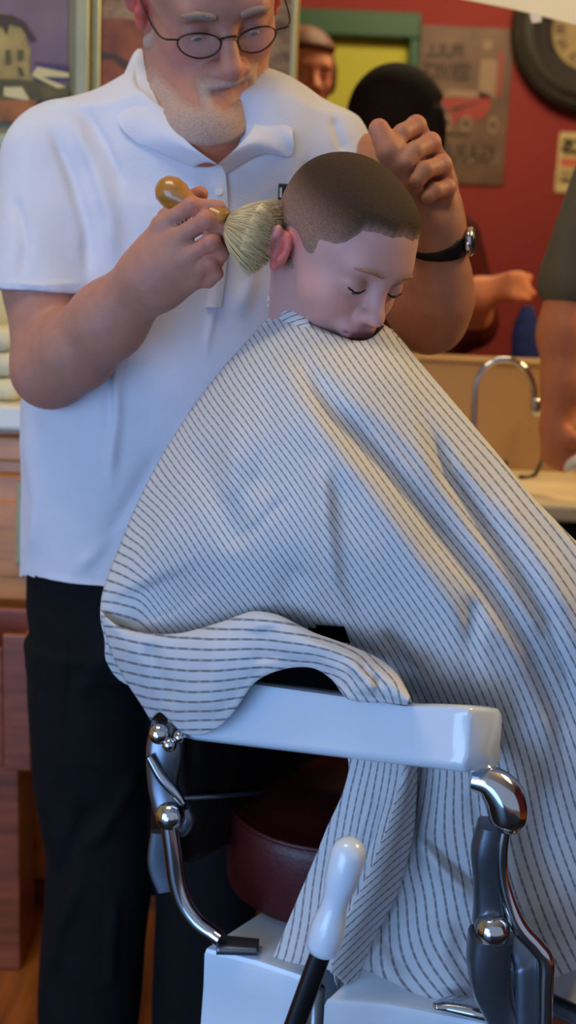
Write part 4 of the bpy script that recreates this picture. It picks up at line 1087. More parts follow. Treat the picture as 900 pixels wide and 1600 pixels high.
ang = [(480,560,60,9),(420,630,58,8.5),(600,600,58,9.5),(330,700,52,9),(285,680,42,7.5),(222,780,28,8.5),(190,870,18,11),(165,935,6,12.5),(172,985,10,13),(230,850,42,9),(260,930,52,7),(300,850,54,9),(380,900,55,9.5),(440,820,57,9.5),
 (500,800,60,9.5),(600,800,58,10),(640,950,58,11.5),(700,900,57,12),(760,1000,63,12.5),(800,1080,66,12.5),(840,1150,67,13),(850,800,62,13),(780,750,63,13),(700,650,60,11),(900,980,64,13.5),
 (820,1200,66,13),(860,1350,60,13.5),(850,1450,64,13.5),(720,1300,60,12),(660,1400,68,12.5),(700,1500,55,12),(560,1250,113,11.5),(500,1400,113,11.5),(470,1470,113,11.5),(600,1280,118,9),(960,1200,66,14)]
ang = np.array(ang, float)
def dirfield(x, y):
    d2 = (x-ang[:, 0])**2+(y-ang[:, 1])**2+40; w = 1/d2**1.6; w /= w.sum()
    t = np.radians(ang[:, 2]); c, s = (w*np.cos(t)).sum(), (w*np.sin(t)).sum(); th = math.atan2(s, c); sp = (w*ang[:, 3]).sum(); return th, sp
def solve_s(rc):
    """stripe and thread coordinates at the control points from the local stripe direction and spacing"""
    R_, C_ = len(rc), len(rc[0]); A = []; B = []; B2 = []
    for r in range(R_):
        for c in range(C_):
            for dr_, dc_ in ((0, 1), (1, 0)):
                r2, c2 = r+dr_, c+dc_
                if r2 >= R_ or c2 >= C_: continue
                x0, y0 = rc[r][c]; x1, y1 = rc[r2][c2]; th, sp = dirfield((x0+x1)/2, (y0+y1)/2); L = math.hypot(x1-x0, y1-y0)
                row = np.zeros(R_*C_); w = 1/max(L, 15); row[r2*C_+c2] = w; row[r*C_+c] = -w; A.append(row)
                B.append(w*((x1-x0)*math.sin(th)-(y1-y0)*math.cos(th))/sp); B2.append(w*((x1-x0)*math.cos(th)+(y1-y0)*math.sin(th))/sp)
    A.append(np.eye(R_*C_)[0]); B.append(0); B2.append(0); A = np.array(A)
    s = np.linalg.lstsq(A, np.array(B), rcond=None)[0].reshape(R_, C_); t = np.linalg.lstsq(A, np.array(B2), rcond=None)[0].reshape(R_, C_); return s, t
def patch(rc, dp, folds, n, hole=None, dense=2):
    # densify the control grid first so the stripes follow the local direction closely
    G0 = np.dstack([np.array(rc, float), np.array(dp, float)]); G1 = bicubic(G0, dense)
    s, t = solve_s(G1[:, :, :2].tolist()); G = bicubic(np.dstack([G1, s, t]), n)
    px, py, d = G[..., 0], G[..., 1], G[..., 2]
    d = d-foldsum(px, py, folds)
    R_, C_ = d.shape; V = np.zeros((R_, C_, 3))
    D = FWD+((px-450)/FPX)[..., None]*RT+((800-py)/FPX)[..., None]*UP; V = CAM+D*(d/D[..., 1])[..., None]
    wob = np.array([noise.noise(Vector(v)*14)+.5*noise.noise(Vector(v)*33) for v in V.reshape(-1, 3)]).reshape(R_, C_)
    V[..., 1] -= .0028*wob
    keep = np.ones((R_, C_), bool)
    if hole is not None:
        for poly in hole: keep &= ~inpoly(px, py, poly)
    return V.reshape(-1, 3), gridfaces(R_, C_, keep), np.c_[G[..., 3].ravel(), G[..., 4].ravel()*.75], (R_, C_)
def inpoly(x, y, poly):
    r = np.zeros(x.shape, bool); n = len(poly)
    for i in range(n):
        x0, y0 = poly[i]; x1, y1 = poly[(i+1) % n]
        c = ((y0 > y) != (y1 > y)) & (x < (x1-x0)*(y-y0)/(y1-y0+1e-9)+x0); r ^= c
    return r
holes = [[(398, 1030), (560, 1030), (560, 1112), (398, 1112)], [(486, 985), (505, 978), (532, 980), (540, 990), (545, 1003), (500, 1003)]]
cfolds = [(a_, b_, c_*1.35) for a_, b_, c_ in cfolds]
VC, FC, UC, shp = patch(rows, dep, cfolds, 7, holes)
cape = MB(); cape.add(VC, FC); uvs = [UC]
# back of the cape closes behind the boy
back = []; 
R_, C_ = shp; VG = VC.reshape(R_, C_, 3); UG = UC.reshape(R_, C_, 2); nb_ = 16; rr_ = [i for i in range(0, 7*14+1, 2)]
bv = []; bu = []
for i in rr_:
    a_, b_ = VG[i, -1], VG[i, 0]
    for j in range(nb_+1):
        t = j/nb_; q = a_*(1-t)+b_*t; q = q+np.array([0, 1, 0])*math.sin(math.pi*t)**.7*(.06+.13*min(1, i/18))+np.array([.04, 0, 0])*math.sin(math.pi*t)*min(1, i/18); q[2] += .015*math.sin(math.pi*t*3)*(i > 8)+.03*math.sin(math.pi*t)*(i > 3)
        bv.append(q); bu.append(UG[i, -1]+np.array([t*30, 0]))
cape.add(bv, gridfaces(len(rr_), nb_+1)); uvs.append(np.array(bu))
bv = []; bu = []; rr2 = list(range(7*14, R_, 3))
for i in rr2:
    a_ = VG[i, -1]
    for j in range(9):
        t = j/8; bv.append(a_+np.array([-.10*t*t, .34*t, 0])+np.array([.02, 0, 0])*math.sin(t*9)); bu.append(UG[i, -1]+np.array([t*22, 0]))
cape.add(bv, gridfaces(len(rr2), 9)); uvs.append(np.array(bu))
# flap that spills over the armrest
top = [(157,955),(182,978),(235,990),(290,988),(350,971),(395,956),(440,964),(490,990),(540,1008),(590,1030),(622,1056),(640,1090)]
bot = [(234,1124),(252,1112),(285,1143),(325,1145),(362,1116),(396,1068),(440,1046),(488,1043),(522,1064),(545,1092),(598,1098),(638,1101)]
dt = [1.262,1.235,1.20,1.165,1.135,1.115,1.095,1.075,1.055,1.035,1.02,1.01]
fr_rows = []; fr_d = []
for k, (tt, bulge) in enumerate([(-.16, -.045), (0, .0), (.16, .018), (.4, .026), (.65, .026), (.86, .020), (1.0, .014), (.96, -.012)]):
    rw = []; dw = []
    for j in range(12):
        a_ = np.array(top[j]); b_ = np.array(bot[j]); 
        if tt < 0: q = a_+np.array([4, 16]); 
        else: q = a_+(b_-a_)*tt
        if j == 0 and tt > 0: q = np.array([[157, 163, 176, 198, 222, 236, 232][[0, .16, .4, .65, .86, 1.0, .96].index(tt)], q[1]])
        if k == 7: q = q+np.array([0, -6 if j < 8 else -4])
        rw.append(tuple(q)); dw.append(dt[j]-bulge*(1 if 0 < j else .3)+(.03 if j == 0 and k > 0 else 0)*0)
    fr_rows.append(rw); fr_d.append(dw)
ang_keep = ang
ang = np.array([(165,960,8,14),(200,1010,10,17),(300,1000,6,16),(400,985,3,16),(450,1000,8,15),(520,1030,16,14),(590,1055,38,11),(560,1080,62,11),(620,1085,60,9),(250,1090,9,15),(300,1130,-2,14),(360,1090,-12,15),(215,1080,16,15),(350,1040,2,17),(480,1030,6,14)], float)
ffolds = [([(330,975),(335,1050),(325,1130)],26,.010), ([(410,975),(420,1040)],22,-.010), ([(540,1030),(575,1060),(580,1090)],9,.010), ([(560,1040),(600,1070)],7,-.006), ([(232,1000),(250,1060),(262,1110)],12,-.012), ([(180,1000),(205,1060),(232,1115)],10,.006), ([(470,1000),(560,1030),(620,1080)],8,.004)]
VF, FF, UF, _ = patch(fr_rows, fr_d, ffolds, 7)
ang = ang_keep
cape.add(VF, FF); uvs.append(UF)
# inner fold seen beside the hanging panel
ang = np.array([(600,1250,140,8),(560,1380,140,9),(530,1480,135,9),(640,1220,120,8)], float)
st = [[(632,1196),(641,1196),(652,1196)],[(606,1290),(624,1292),(646,1295)],[(566,1385),(590,1390),(622,1392)],[(534,1450),(556,1455),(586,1462)],[(516,1520),(530,1530),(552,1548)]]
VI, FI, UI, _ = patch(st, [[1.108,1.11,1.145],[1.09,1.10,1.145],[1.085,1.095,1.145],[1.085,1.095,1.14],[1.09,1.10,1.135]], [], 8, dense=2)
ang = ang_keep
cape.add(VI, FI); uvs.append(UI)
V, F = cape.get()
cp = mk('barber_cape', V, F, MT['cape'], uv=np.vstack(uvs), label='white barber cape with thin dark stripes draped over the seated boy', cat='cape')
md = cp.modifiers.new('thickness', 'SOLIDIFY'); md.thickness = .0016; md.offset = 0
# neck strip
rowsn = [[P(424, 470, 1.325), P(432, 478, 1.292), P(446, 488, 1.272), P(466, 497, 1.255), P(486, 503, 1.212)], [P(421, 484, 1.325), P(428, 494, 1.288), P(442, 503, 1.256), P(462, 511, 1.226), P(484, 516, 1.206)]]
G = bicubic(np.array(rowsn), 8); V = G.reshape(-1, 3); F = gridfaces(*G.shape[:2])
uvn = np.array([[(j/40.0)*9+(i/8)*3, i*.2] for i in range(G.shape[0]) for j in range(G.shape[1])])
rowst = [[P(417, 462, 1.335), P(426, 464, 1.31), P(440, 474, 1.282), P(458, 484, 1.262), P(480, 494, 1.250)], [P(418, 486, 1.328), P(428, 494, 1.300), P(442, 502, 1.270), P(462, 509, 1.246), P(488, 517, 1.232)]]
G = bicubic(np.array(rowst), 8); V = G.reshape(-1, 3); F = gridfaces(*G.shape[:2])
nbd = mk('neck_band', V, F, MT['cape'], cp, uv=uvn, label='striped neck band'); nbd.location = (0, 0, 0)
md = nbd.modifiers.new('thickness', 'SOLIDIFY'); md.thickness = .002

# ------------------------------------------------------------------ CHAIR
A3 = np.array([.788, -.616, 0]); B3 = np.array([.616, .788, 0]); Z3 = np.array([0, 0, 1.0])
AX = np.array([A3, B3, Z3])
ne = P(728, 1208, .975); zb0 = ne[2]; O3 = np.array([ne[0], ne[1], 0])
zt0 = P(728, 1106, .975)[2]
ch = thing('barber_chair', 'vintage barber chair with white porcelain arms, chrome brackets and maroon seat', 'chair', (.19, 1.33, 0))
def CF(a, b, z): return O3+A3*a+B3*b+Z3*z
# armrest: bevelled loft with a gentle dip near the front
def armrest(b0_):
    secs = []; rows_ = []
    for a_, zt_, in ((-.40, zt0-.006), (-.36, zt0-.002), (-.28, zt0-.004), (-.2, zt0-.004), (-.12, zt0-.004), (-.075, zt0-.005), (-.045, zt0-.001), (-.02, zt0+.001), (-.004, zt0), (0, zt0-.004)):
        ins = .004 if a_ in (-.40, 0) else 0
        w = .072; x0_, x1__ = b0_+ins, b0_+w-ins; zz0 = zb0+ins; c = .009
        rim_ = .003
        prof_ = [(x0_-rim_+c, zz0), (x0_-rim_, zz0+.006), (x0_-rim_, zz0+.013), (x0_, zz0+.018), (x0_, zt_-c), (x0_+c*.3, zt_-c*.3), (x0_+c, zt_), (x1__-c, zt_), (x1__-c*.3, zt_-c*.3), (x1__, zt_-c), (x1__, zz0+.018), (x1__+rim_, zz0+.013), (x1__+rim_, zz0+.006), (x1__+rim_-c, zz0)]
        rows_.append([CF(a_, b_, z_-.30*min(max(b_-b0_, 0), w)-(.0)+a_*(.21 if z_ < zb0+.02 else .155)) for b_, z_ in prof_])
    n_ = len(rows_[0]); V = np.array(rows_).reshape(-1, 3); F = []
    for i in range(len(rows_)-1):
        for k in range(n_): F.append((i*n_+k, i*n_+(k+1) % n_, (i+1)*n_+(k+1) % n_, (i+1)*n_+k))
    F.append(tuple(range(n_))[::-1]); F.append(tuple((len(rows_)-1)*n_+k for k in range(n_)))
    return mk('armrest', V, F, MT['porc'], ch, flatang=50, label='white porcelain armrest')
ar1 = armrest(0.0); ar2 = armrest(.50)
zs = .62
# round-cornered seat cushion
def rrect(a0, a1, b0_, b1_, r, n=8):
    out = []
    for cx, cy, s in ((a1-r, b1_-r, 0), (a0+r, b1_-r, 1), (a0+r, b0_+r, 2), (a1-r, b0_+r, 3)):
        for k in range(n+1):
            t = math.pi/2*(s+k/n); out.append((cx+r*math.cos(t), cy+r*math.sin(t)))
    return out
SO = np.array([-.078, 1.235, 0]); SA = np.array([.985, -.17, 0]); SB = np.array([.17, .985, 0])
def SF(a, b, z): return SO+SA*a+SB*b+Z3*z
def slab(a0, a1, b0_, b1_, r, levels):
    V = []; n_ = 0
    for z_, ins in levels:
        rr = rrect(a0+ins, a1-ins, b0_+ins, b1_-ins, max(r-ins, .01)); n_ = len(rr); V += [SF(a_, b_, z_) for a_, b_ in rr]
    F = []; m_ = len(levels)
    for i in range(m_-1):
        for k in range(n_): F.append((i*n_+k, i*n_+(k+1) % n_, (i+1)*n_+(k+1) % n_, (i+1)*n_+k))
    F.append(tuple(range(n_))[::-1]); F.append(tuple((m_-1)*n_+k for k in range(n_))); return np.array(V), F
V, F = slab(0, .44, 0, .40, .13, [(.508, .0), (.512, -.004), (.60, -.006), (zs-.008, -.003), (zs-.002, .004), (zs-.004, .012), (zs+.006, .04), (zs+.010, .10)])
mk('seat', V, F, MT['maroon'], ch, flatang=60, label='maroon leather seat cushion')
pp = [SF(a_, b_, zs-.004) for a_, b_ in rrect(-.003, .443, -.003, .403, .132)]; pp.append(pp[0]); mk('seat_piping', *tube(pp, [.0035]*len(pp), 8, smoothn=1), MT['maroon'], ch)
# black inner side and back pads
V, F = box((-.36, .44, zs+.02), (.02, .492, zb0-.02), .012, AX, O3); mk('side_pad', V, F, MT['blackl'], ch, flatang=50, label='black leather side pad')
V, F = box((-.345, .432, zb0-.10), (.0, .440, zb0-.094), .002, AX, O3); 
def onplane(px, py, n, c):
    d = ray(px, py); return CAM+d*((c-(CAM-O3)@n)/(d@n))
q0, q1, q2 = onplane(284, 1248, A3, -.382), onplane(410, 1238, A3, -.382), onplane(548, 1226, A3, -.382)
mk('backrest_piping', *tube([q0, q1, q2], [.0035]*3, 8, smoothn=1), MT['steel'], ch)
V, F = box((-.47, .03, .56), (-.385, .50, 1.02), .025, AX, O3); mk('backrest', V, F, MT['blackl'], ch, flatang=50, label='black leather backrest')
V, F = box((-.18, .0705, zt0-.002), (-.08, .085, zt0+.02), .005, AX, O3)
# seat frame, porcelain apron
zA = .50
ap = [Pz(320, 1481, zA), Pz(398, 1500, zA), Pz(470, 1524, zA), Pz(508, 1556, zA), Pz(600, 1563, zA), Pz(740, 1590, zA), Pz(795, 1604, zA)]
bk = [ap[-1]+B3*.42, ap[0]+B3*.42]
def apron(poly, z0_, z1_, name, label):
    V = []; lv = [(z0_, -.02), (z0_+.03, -.004), (z1_-.05, 0), (z1_-.008, 0), (z1_-.002, .003), (z1_, .008)]
    P_ = np.array(poly); c_ = P_.mean(0); n_ = len(poly)
    for z_, ins in lv:
        for q in P_:
            d_ = c_-q; d_[2] = 0; d_ /= np.linalg.norm(d_); w = q+d_*ins; V.append([w[0], w[1], z_])
    F = []; m_ = len(lv)
    for i in range(m_-1):
        for k in range(n_): F.append((i*n_+k, i*n_+(k+1) % n_, (i+1)*n_+(k+1) % n_, (i+1)*n_+k))
    F.append(tuple(range(n_))[::-1]); F.append(tuple((m_-1)*n_+k for k in range(n_)))
    return mk(name, V, F, MT['porc'], ch, flatang=35, label=label)
apron(ap[:3]+[ap[2]+B3*.42, ap[0]+B3*.42], .33, zA, 'seat_frame', 'white porcelain seat frame')
apron(ap[3:]+[ap[-1]+B3*.42, ap[2]+B3*.43+A3*.01], .33, zA-.004, 'seat_frame', 'white porcelain seat frame')
mk('frame_joint', *tube([Pz(496, 1546, zA-.01)+np.array([0, .004, 0]), Pz(496, 1546, zA-.01)+np.array([0, .004, -.16])], [.009, .009], 12, smoothn=1), MT['steel'], ch)
cc_ = CF(-.12, .28, 0)
mk('pedestal', *lathe((cc_[0], cc_[1], 0), (0, 0, 1), [(0, .30), (.03, .30), (.05, .26), (.08, .12), (.12, .09), (.33, .08), (.335, .12), (.36, .16)], 48), MT['porc'], ch, flatang=40, label='white porcelain pedestal')
# left bracket
yA = 1.205
def pl(pts, rad, name, m, ns=14, flat=1.0, up=(0, -1, 0), sq=2.0, label=None, parent=None, sm=8):
    V, F = tube([P(*p) for p in pts], rad, ns, flat=flat, up=up, sq=sq, smoothn=sm); return mk(name, V, F, m, parent or ch, flatang=60, label=label)
b1o = pl([(262, 1130, 1.215), (258, 1175, 1.21), (255, 1225, 1.205), (266, 1265, 1.20)], [.013, .015, .012, .013], 'arm_bracket', MT['steel'], flat=1.5, sq=3, label='chrome arm bracket')
for (x, y, r) in ((248, 1148, .012), (264, 1164, .009), (280, 1152, .008)):
    c = P(x, y, 1.185); mk('bolt', *lathe(c+FWD*.01, -FWD, [(0, r*.9), (.008, r), (.012, r*.8), (.015, r*.3)], 20), MT['chrome'], b1o)
pl([(232, 1182, 1.19), (252, 1215, 1.188), (275, 1240, 1.186), (286, 1256, 1.184)], [.004, .006, .006, .004], 'brace', MT['chrome'], parent=b1o)
c = P(266, 1274, 1.19)
mk('hinge_ball', *lathe(c-np.array([0, .0, .0])+FWD*.016, -FWD, [(.016-.017*math.cos(t), .001+.017*math.sin(t)) for t in np.linspace(0.02, 3.12, 16)], 24), MT['chrome'], ch)
pl([(288, 1262, 1.20), (292, 1280, 1.20), (284, 1296, 1.20), (272, 1292, 1.195)], [.008, .010, .009, .007], 'hinge_knuckle', MT['steel'])
pl([(264, 1288, 1.188), (270, 1330, 1.185), (276, 1375, 1.182), (288, 1412, 1.178), (308, 1440, 1.172), (330, 1457, 1.165), (345, 1468, 1.158)], [.0105, .0110, .0110, .0110, .0105, .0095, .009], 'curved_strut', MT['chrome'], label='curved chrome strut')
pl([(256, 1300, 1.215), (255, 1350, 1.215), (262, 1392, 1.21)], [.016, .019, .013], 'side_plate', MT['steel'], flat=.35, up=(1, 0, 0), sq=4, label='flat grey side plate')
V, F = tube([Pz(338, 1474, zA+.008), Pz(372, 1478, zA+.008), Pz(402, 1482, zA+.008)], [.013, .014, .010], 16, flat=.5, up=(1, 1, 0)); V, F = tube([Pz(340, 1476, zA+.007), Pz(372, 1478, zA+.007), Pz(404, 1480, zA+.007)], [.007, .0065, .006], 16, flat=2.2, up=(0, 0, 1), sq=3)
mk('strut_foot', V, F, MT['steel'], ch)
# right bracket
pl([(735, 1216, 1.02), (765, 1222, 1.018), (788, 1246, 1.016), (795, 1278, 1.014), (796, 1296, 1.013)], [.012, .018, .0225, .021, .013], 'arm_bracket', MT['chrome'], flat=.95, label='polished curved arm bracket')
pl([(772, 1288, 1.03), (764, 1330, 1.032), (764, 1370, 1.034), (766, 1410, 1.036), (768, 1440, 1.036)], [.015, .0165, .0150, .016, .018], 'bracket_post', MT['steel'], flat=1.1, sq=3.2, label='dark nickel post')
pl([(790, 1290, 1.02), (784, 1330, 1.02), (786, 1370, 1.02), (796, 1410, 1.018), (812, 1448, 1.015), (838, 1478, 1.012), (852, 1500, 1.010), (852, 1545, 1.008), (850, 1640, 1.005)], [.006, .0065, .0065, .0075, .009, .009, .009, .0085, .0085], 'outer_rod', MT['chrome'], label='bent chrome rod')
pl([(800, 1462, 1.03), (822, 1490, 1.028), (832, 1525, 1.026), (832, 1640, 1.02)], [.012, .018, .021, .021], 'inner_plate', MT['steel'], flat=.6, sq=3.5, up=(1, 0, 0), label='angled nickel plate')
c = P(769, 1452, 1.020)
mk('hinge_ball', *lathe(c+FWD*.018, -FWD, [(.018-.0185*math.cos(t), .001+.0175*math.sin(t)) for t in np.linspace(0.02, 3.12, 16)], 24), MT['chrome'], ch)
pl([(767, 1460, 1.022), (762, 1500, 1.022), (764, 1540, 1.022), (778, 1580, 1.022), (800, 1625, 1.022)], [.0200, .0190, .0165, .014, .014], 'bracket_leg', MT['steel'], flat=1.15, sq=3, label='broad nickel bracket leg')
pl([(790, 1478, 1.02), (793, 1520, 1.02), (796, 1560, 1.02), (806, 1600, 1.02)], [.004, .005, .0055, .005], 'bracket_rib', MT['chrome'])
V, F = tube([Pz(678, 1572, zA+.010), Pz(705, 1570, zA+.010), Pz(745, 1576, zA+.010), Pz(780, 1586, zA+.008)], [.003, .0075, .0095, .009], 16, flat=1.6, up=(0, 0, 1)); mk('bracket_foot', V, F, MT['chrome'], ch)
# footrest at the far right
fr0 = P(862, 1568, 1.12); fr1 = fr0+A3*.25
mk('footrest_bar', *tube([fr0, fr0+A3*.12, fr1], [.011]*3, 14, smoothn=1), MT['steel'], ch)
mk('footrest_bar', *tube([fr0+np.array([0, .03, -.035]), fr1+np.array([0, .03, -.035])], [.011]*2, 14, smoothn=1), MT['oakh'], ch)
# lever
l0 = P(447, 1640, .93); l1 = P(503, 1484, .93); l2 = P(548, 1322, .93)
ext = l0+(l0-l1)*1.25
lv = mk('lever', *tube([ext, l0, l1], [.0115, .0105, .010], 16, flat=.75, sq=3, smoothn=1), MT['blackm'], ch, flatang=50, label='black lever shaft')
ax_ = l2-l1; LL = np.linalg.norm(ax_)
mk('grip', *lathe(l1, ax_, [(-.003, .011), (0, .0150), (.006, .0165), (.020, .0168), (.034, .0150), (.046, .0126), (.056, .0125), (.066, .0140), (.078, .0162), (LL-.006, .0166), (LL+.001, .0140), (LL+.006, .0080), (LL+.008, .001)], 36), MT['porc'], lv, label='white porcelain grip')

# ------------------------------------------------------------------ PEOPLE in the background
def simple_person(label, root, hd, yaw, pitch, hairm, shirtm, body_fn, base=(205, 140, 105), sc=1.0, hairfn=None, clip=None, hlabel=None, slabel=None):
    t = thing('person', label, 'person', root)
    fr = Frame(hd, yaw, pitch, 0, sc)
    fl = Fld(fr.o-np.array([.14, .15, .34]), fr.o+np.array([.14, .15, .15]), .0045); build_head(fl, fr)
    fl.cap(fr.pt(-.02, 0, -.05), np.array(hd)+np.array([0, .02, -.26]), .052, .06, .03)
    V1_, Q1_ = fl.mesh(); V2_, Q2_, cloth = body_fn()
    col = np.vstack([skin_cols(V1_, fr, base), np.tile(np.array(srgb(*base)[:3]), (len(V2_), 1))])
    mk('body', np.vstack([V1_, V2_]), np.vstack([Q1_, Q2_+len(V1_)]), MT['skin_m'], t, col=col)
    def off(f, l, u):
        w = np.maximum(sstep(.055, .075, u-.2*f*0), sstep(.035, .0, f)*sstep(-.07, -.03, u)); return -.004+.020*w
    V_, Q_ = None, None
    X, Y, Z = np.meshgrid(*fl.ax, indexing='ij'); q = [X-fr.o[0], Y-fr.o[1], Z-fr.o[2]]
    f = sum(q[i]*fr.F[i] for i in range(3))/fr.s; l = sum(q[i]*fr.L[i] for i in range(3))/fr.s/fr.w; u = sum(q[i]*fr.U[i] for i in range(3))/fr.s
    V_, Q_ = surfnets((fl.F-off(f, l, u)).astype(np.float32), fl.lo, fl.h); a_, b_, c_ = fr.loc(V_); V_, Q_, _ = submesh(V_, Q_, off(a_, b_, c_) > -.001)
    mk('hair', V_, Q_, hairm, t, label=hlabel)
    for nm, V_, Q_, m_, lb_ in cloth: mk(nm, V_, Q_, m_, t, label=lb_)
    return t
def std_body(cx, cy, zsh, arm, arm_r, sleeve_n, m_sh, hand=None, m_tr=None, lab='shirt', hw=.17):
    """standing body; arm = shoulder..wrist points of the visible arm"""
    def fn():
        lo = [min(cx-hw-.14, min(p[0] for p in arm)-.1), min(cy-.2, min(p[1] for p in arm)-.1), 0]; hi = [max(cx+hw+.14, max(p[0] for p in arm)+.18), max(cy+.2, max(p[1] for p in arm)+.1), zsh+.16]
        f = Fld(lo, hi, .009)
        f.zloft([(zsh-.58, cx, cy, hw*.9, .10), (zsh-.3, cx, cy, hw*.88, .10), (zsh-.08, cx, cy, hw, .09), (zsh-.01, cx, cy, hw*.8, .07)], .04)
        for s_ in (-1, 1): f.cap((cx+s_*.08, cy, zsh-.58), (cx+s_*.09, cy, .06), .075, .045, .03)
        g = f.empty(); g.F = f.F.copy()
        f.chain(arm, arm_r, .02)
        far = [(2*cx-arm[0][0], cy, arm[0][2]), (2*cx-arm[0][0]+.05*np.sign(cx-arm[0][0]), cy, arm[0][2]-.28), (2*cx-arm[0][0]+.05*np.sign(cx-arm[0][0]), cy-.05, arm[0][2]-.5)]
        f.chain(far, [.05, .04, .03], .02)
        if hand:
            for seg in hand: f.chain(seg[0], seg[1], .01)
        V, Q = f.mesh(); V = relax(V, Q, 1)
        # clothing: torso plus upper sleeve
        c = f.empty(); c.F = g.F-.012; c.chain(arm[:sleeve_n], [r+.016 for r in arm_r[:sleeve_n]], .03)
        c.chain([far[0], [(far[0][i]+far[1][i])/2 for i in range(3)]], [.066, .06], .03)
        X, Y, Z = np.meshgrid(*c.ax, indexing='ij'); top_ = np.maximum(c.F, (zsh-.56)-Z); Vc, Qc = surfnets(top_.astype(np.float32), c.lo, c.h); Vc = relax(Vc, Qc, 2)
        tr_ = np.maximum(g.F-.014, Z-(zsh-.555)); Vt, Qt = surfnets(tr_.astype(np.float32), c.lo, c.h); Vt = relax(Vt, Qt, 2)
        return V, Q, [('shirt', Vc, Qc, m_sh, lab), ('trousers', Vt, Qt, m_tr or MT['denim'], None)]
    return fn
# mirror reflection of an auburn-haired person, built as a solid figure
h1 = P(474, 118, 3.2)
simple_person('mirror image of a person with auburn hair half hidden behind the white shirt shoulder', (h1[0], 3.25, 0), h1, 20, 5, MT['hair_red'], MT['olive_cloth'],
              std_body(h1[0], 3.25, h1[2]-.23, [(h1[0]-.17, 3.25, h1[2]-.27), (h1[0]-.2, 3.25, h1[2]-.55), (h1[0]-.2, 3.2, h1[2]-.78)], [.05, .04, .03], 2, MT['olive_cloth']), base=(236, 158, 118), sc=.95, hlabel='auburn hair')
# reflected dark-haired person behind the raised hand, modelled as a body
h2 = P(622, 212, 2.55)
armd = [P(690, 400, 2.58), P(745, 500, 2.54), P(742, 462, 2.46), P(790, 446, 2.44)]
armd = [np.array((h2[0]+.14, 2.58, h2[2]-.22)), P(738, 505, 2.55), P(748, 460, 2.44), P(792, 446, 2.42)]
hd2 = [([P(790, 447, 2.42), P(812, 436, 2.41), P(830, 434, 2.41)], [.026, .016, .009]), ([P(790, 452, 2.42), P(818, 450, 2.40), P(835, 458, 2.40)], [.022, .013, .008]), ([P(785, 456, 2.42), P(806, 464, 2.39), P(826, 468, 2.39)], [.018, .011, .008]), ([P(780, 446, 2.42), P(798, 434, 2.40), P(812, 430, 2.40)], [.02, .012, .008])]
simple_person('mirror image of a dark-haired person in dark red behind the raised hand, arm stretched right', (h2[0], 2.60, 0), h2, 150, -5, MT['hair_dark'], MT['maroon_cloth'],
              std_body(h2[0]+.02, 2.60, h2[2]-.20, armd, [.05, .046, .036, .024], 2, MT['maroon_cloth'], hd2, lab='dark red shirt'), base=(214, 134, 92), sc=1.12, hlabel='dark hair')
# blue bag held by that hand
bgp = [P(x, y, 2.40) for x, y in ((824, 478), (822, 520), (826, 580), (830, 640))]
V, F = tube(bgp, [.012, .030, .034, .026], 20, flat=.55, up=(1, 0, 0), sq=3)
mk('shoulder_bag', V, F, MT['denim'], label='blue denim bag hanging below the outstretched hand', cat='bag')
# person at the right edge
yR = 1.93
shp_ = P(960, 290, yR); er = P(884, 470, yR-.02); mid = P(878, 560, yR-.02)
armr_ = [shp_, P(898, 440, yR-.01), P(884, 520, yR-.02), P(884, 600, yR-.03), P(866, 668, yR-.04)]
hand_ = [([P(868, 668, yR-.04), P(872, 692, yR-.045), P(880, 708, yR-.05)], [.026, .028, .024]), ([P(858, 690, yR-.04), P(854, 712, yR-.045), P(862, 726, yR-.05)], [.011, .010, .008]), ([P(866, 706, yR-.05), P(868, 722, yR-.055), P(878, 732, yR-.06)], [.011, .010, .008]), ([P(876, 712, yR-.055), P(882, 728, yR-.06), P(892, 734, yR-.06)], [.011, .009, .008]), ([P(888, 706, yR-.055), P(896, 716, yR-.06), P(904, 724, yR-.06)], [.011, .009, .008]), ([P(880, 680, yR-.055), P(896, 684, yR-.075), P(906, 700, yR-.08)], [.014, .011, .009])]
cxr = shp_[0]+.16
simple_person('person in olive grey sleeve cut by the right edge, arm lowered to the counter', (cxr, yR-.28, 0), (cxr, yR-.28, shp_[2]+.23), 0, 15, MT['hair_dark'], MT['olive_cloth'],
              std_body(cxr, yR-.28, shp_[2]+.03, armr_, [.058, .048, .047, .040, .027], 2, MT['olive_cloth'], hand_, lab='olive grey shirt', m_tr=MT['dark_cloth']), base=(196, 120, 84), hlabel='dark hair')
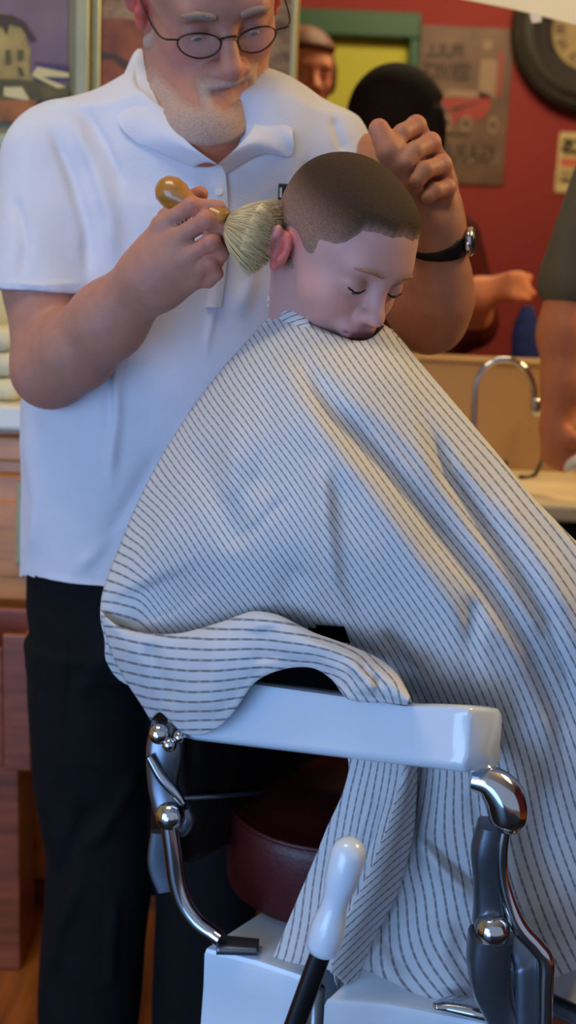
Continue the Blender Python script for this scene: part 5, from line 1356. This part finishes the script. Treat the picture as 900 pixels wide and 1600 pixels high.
V, F = tube([P(884, 736, yR-.065), P(892, 728, yR-.07), P(904, 722, yR-.07), P(920, 716, yR-.06)], [.006, .012, .014, .010], 16)
V += .002*np.array([[noise.noise(Vector(v)*60), noise.noise(Vector(v)*70+Vector((3, 1, 2))), noise.noise(Vector(v)*65+Vector((9, 1, 2)))] for v in V])
mk('crumpled_tissue', V, F, MT['white_plastic'], label='crumpled white tissue in the lowered hand at the right edge', cat='tissue')

V, F = box((-1.3, -1.6, .0005), (1.9, 1.66, .012), .004); mk('reflection_block_mat', V, F, MT['blackl'], smooth=False, label='added black mat under the barber chair, keeping floor colour out of the chrome', cat='mat')  # added, mostly out of view, to stop orange floor reflections in the chrome
# ------------------------------------------------------------------ LIGHT
w = bpy.data.worlds.new('world'); scene.world = w; w.use_nodes = True
w.node_tree.nodes['Background'].inputs[0].default_value = (.60, .74, 1.0, 1); w.node_tree.nodes['Background'].inputs[1].default_value = .62
def area(name, loc, tgt, sx, sy, col, power):
    l = bpy.data.lights.new(name, 'AREA'); l.shape = 'RECTANGLE'; l.size = sx; l.size_y = sy; l.color = col; l.energy = power
    o = bpy.data.objects.new(name, l); COL.objects.link(o); o.location = loc
    d = Vector(tgt)-Vector(loc); o.rotation_euler = d.to_track_quat('-Z', 'Y').to_euler(); return o
area('window_daylight', (-1.9, -1.1, 1.05), (.15, 1.3, .85), 1.6, 1.8, (.33, .56, 1.0), 60)
area('ceiling_lamp', (2.0, 1.7, 2.55), (.2, 1.3, .9), .8, .5, (1.0, .70, .30), 44)
area('ceiling_lamp', (-.6, .9, 2.82), (-.4, 1.6, 1.0), .9, .5, (1.0, .80, .56), 18)
area('ceiling_lamp', (.6, 3.3, 2.85), (.7, 3.9, 1.2), 1.0, .6, (1.0, .78, .48), 42)
area('low_blue_fill', (-.9, -.9, .45), (.35, 1.15, .65), .9, .9, (.20, .46, 1.0), 15)  # added blue fill for the lower cape, no known door behind it
scene.view_settings.view_transform = 'Standard'; scene.view_settings.look = 'None'
scene.view_settings.gamma = 1; scene.view_settings.use_curve_mapping = False; scene.view_settings.exposure = -0.30
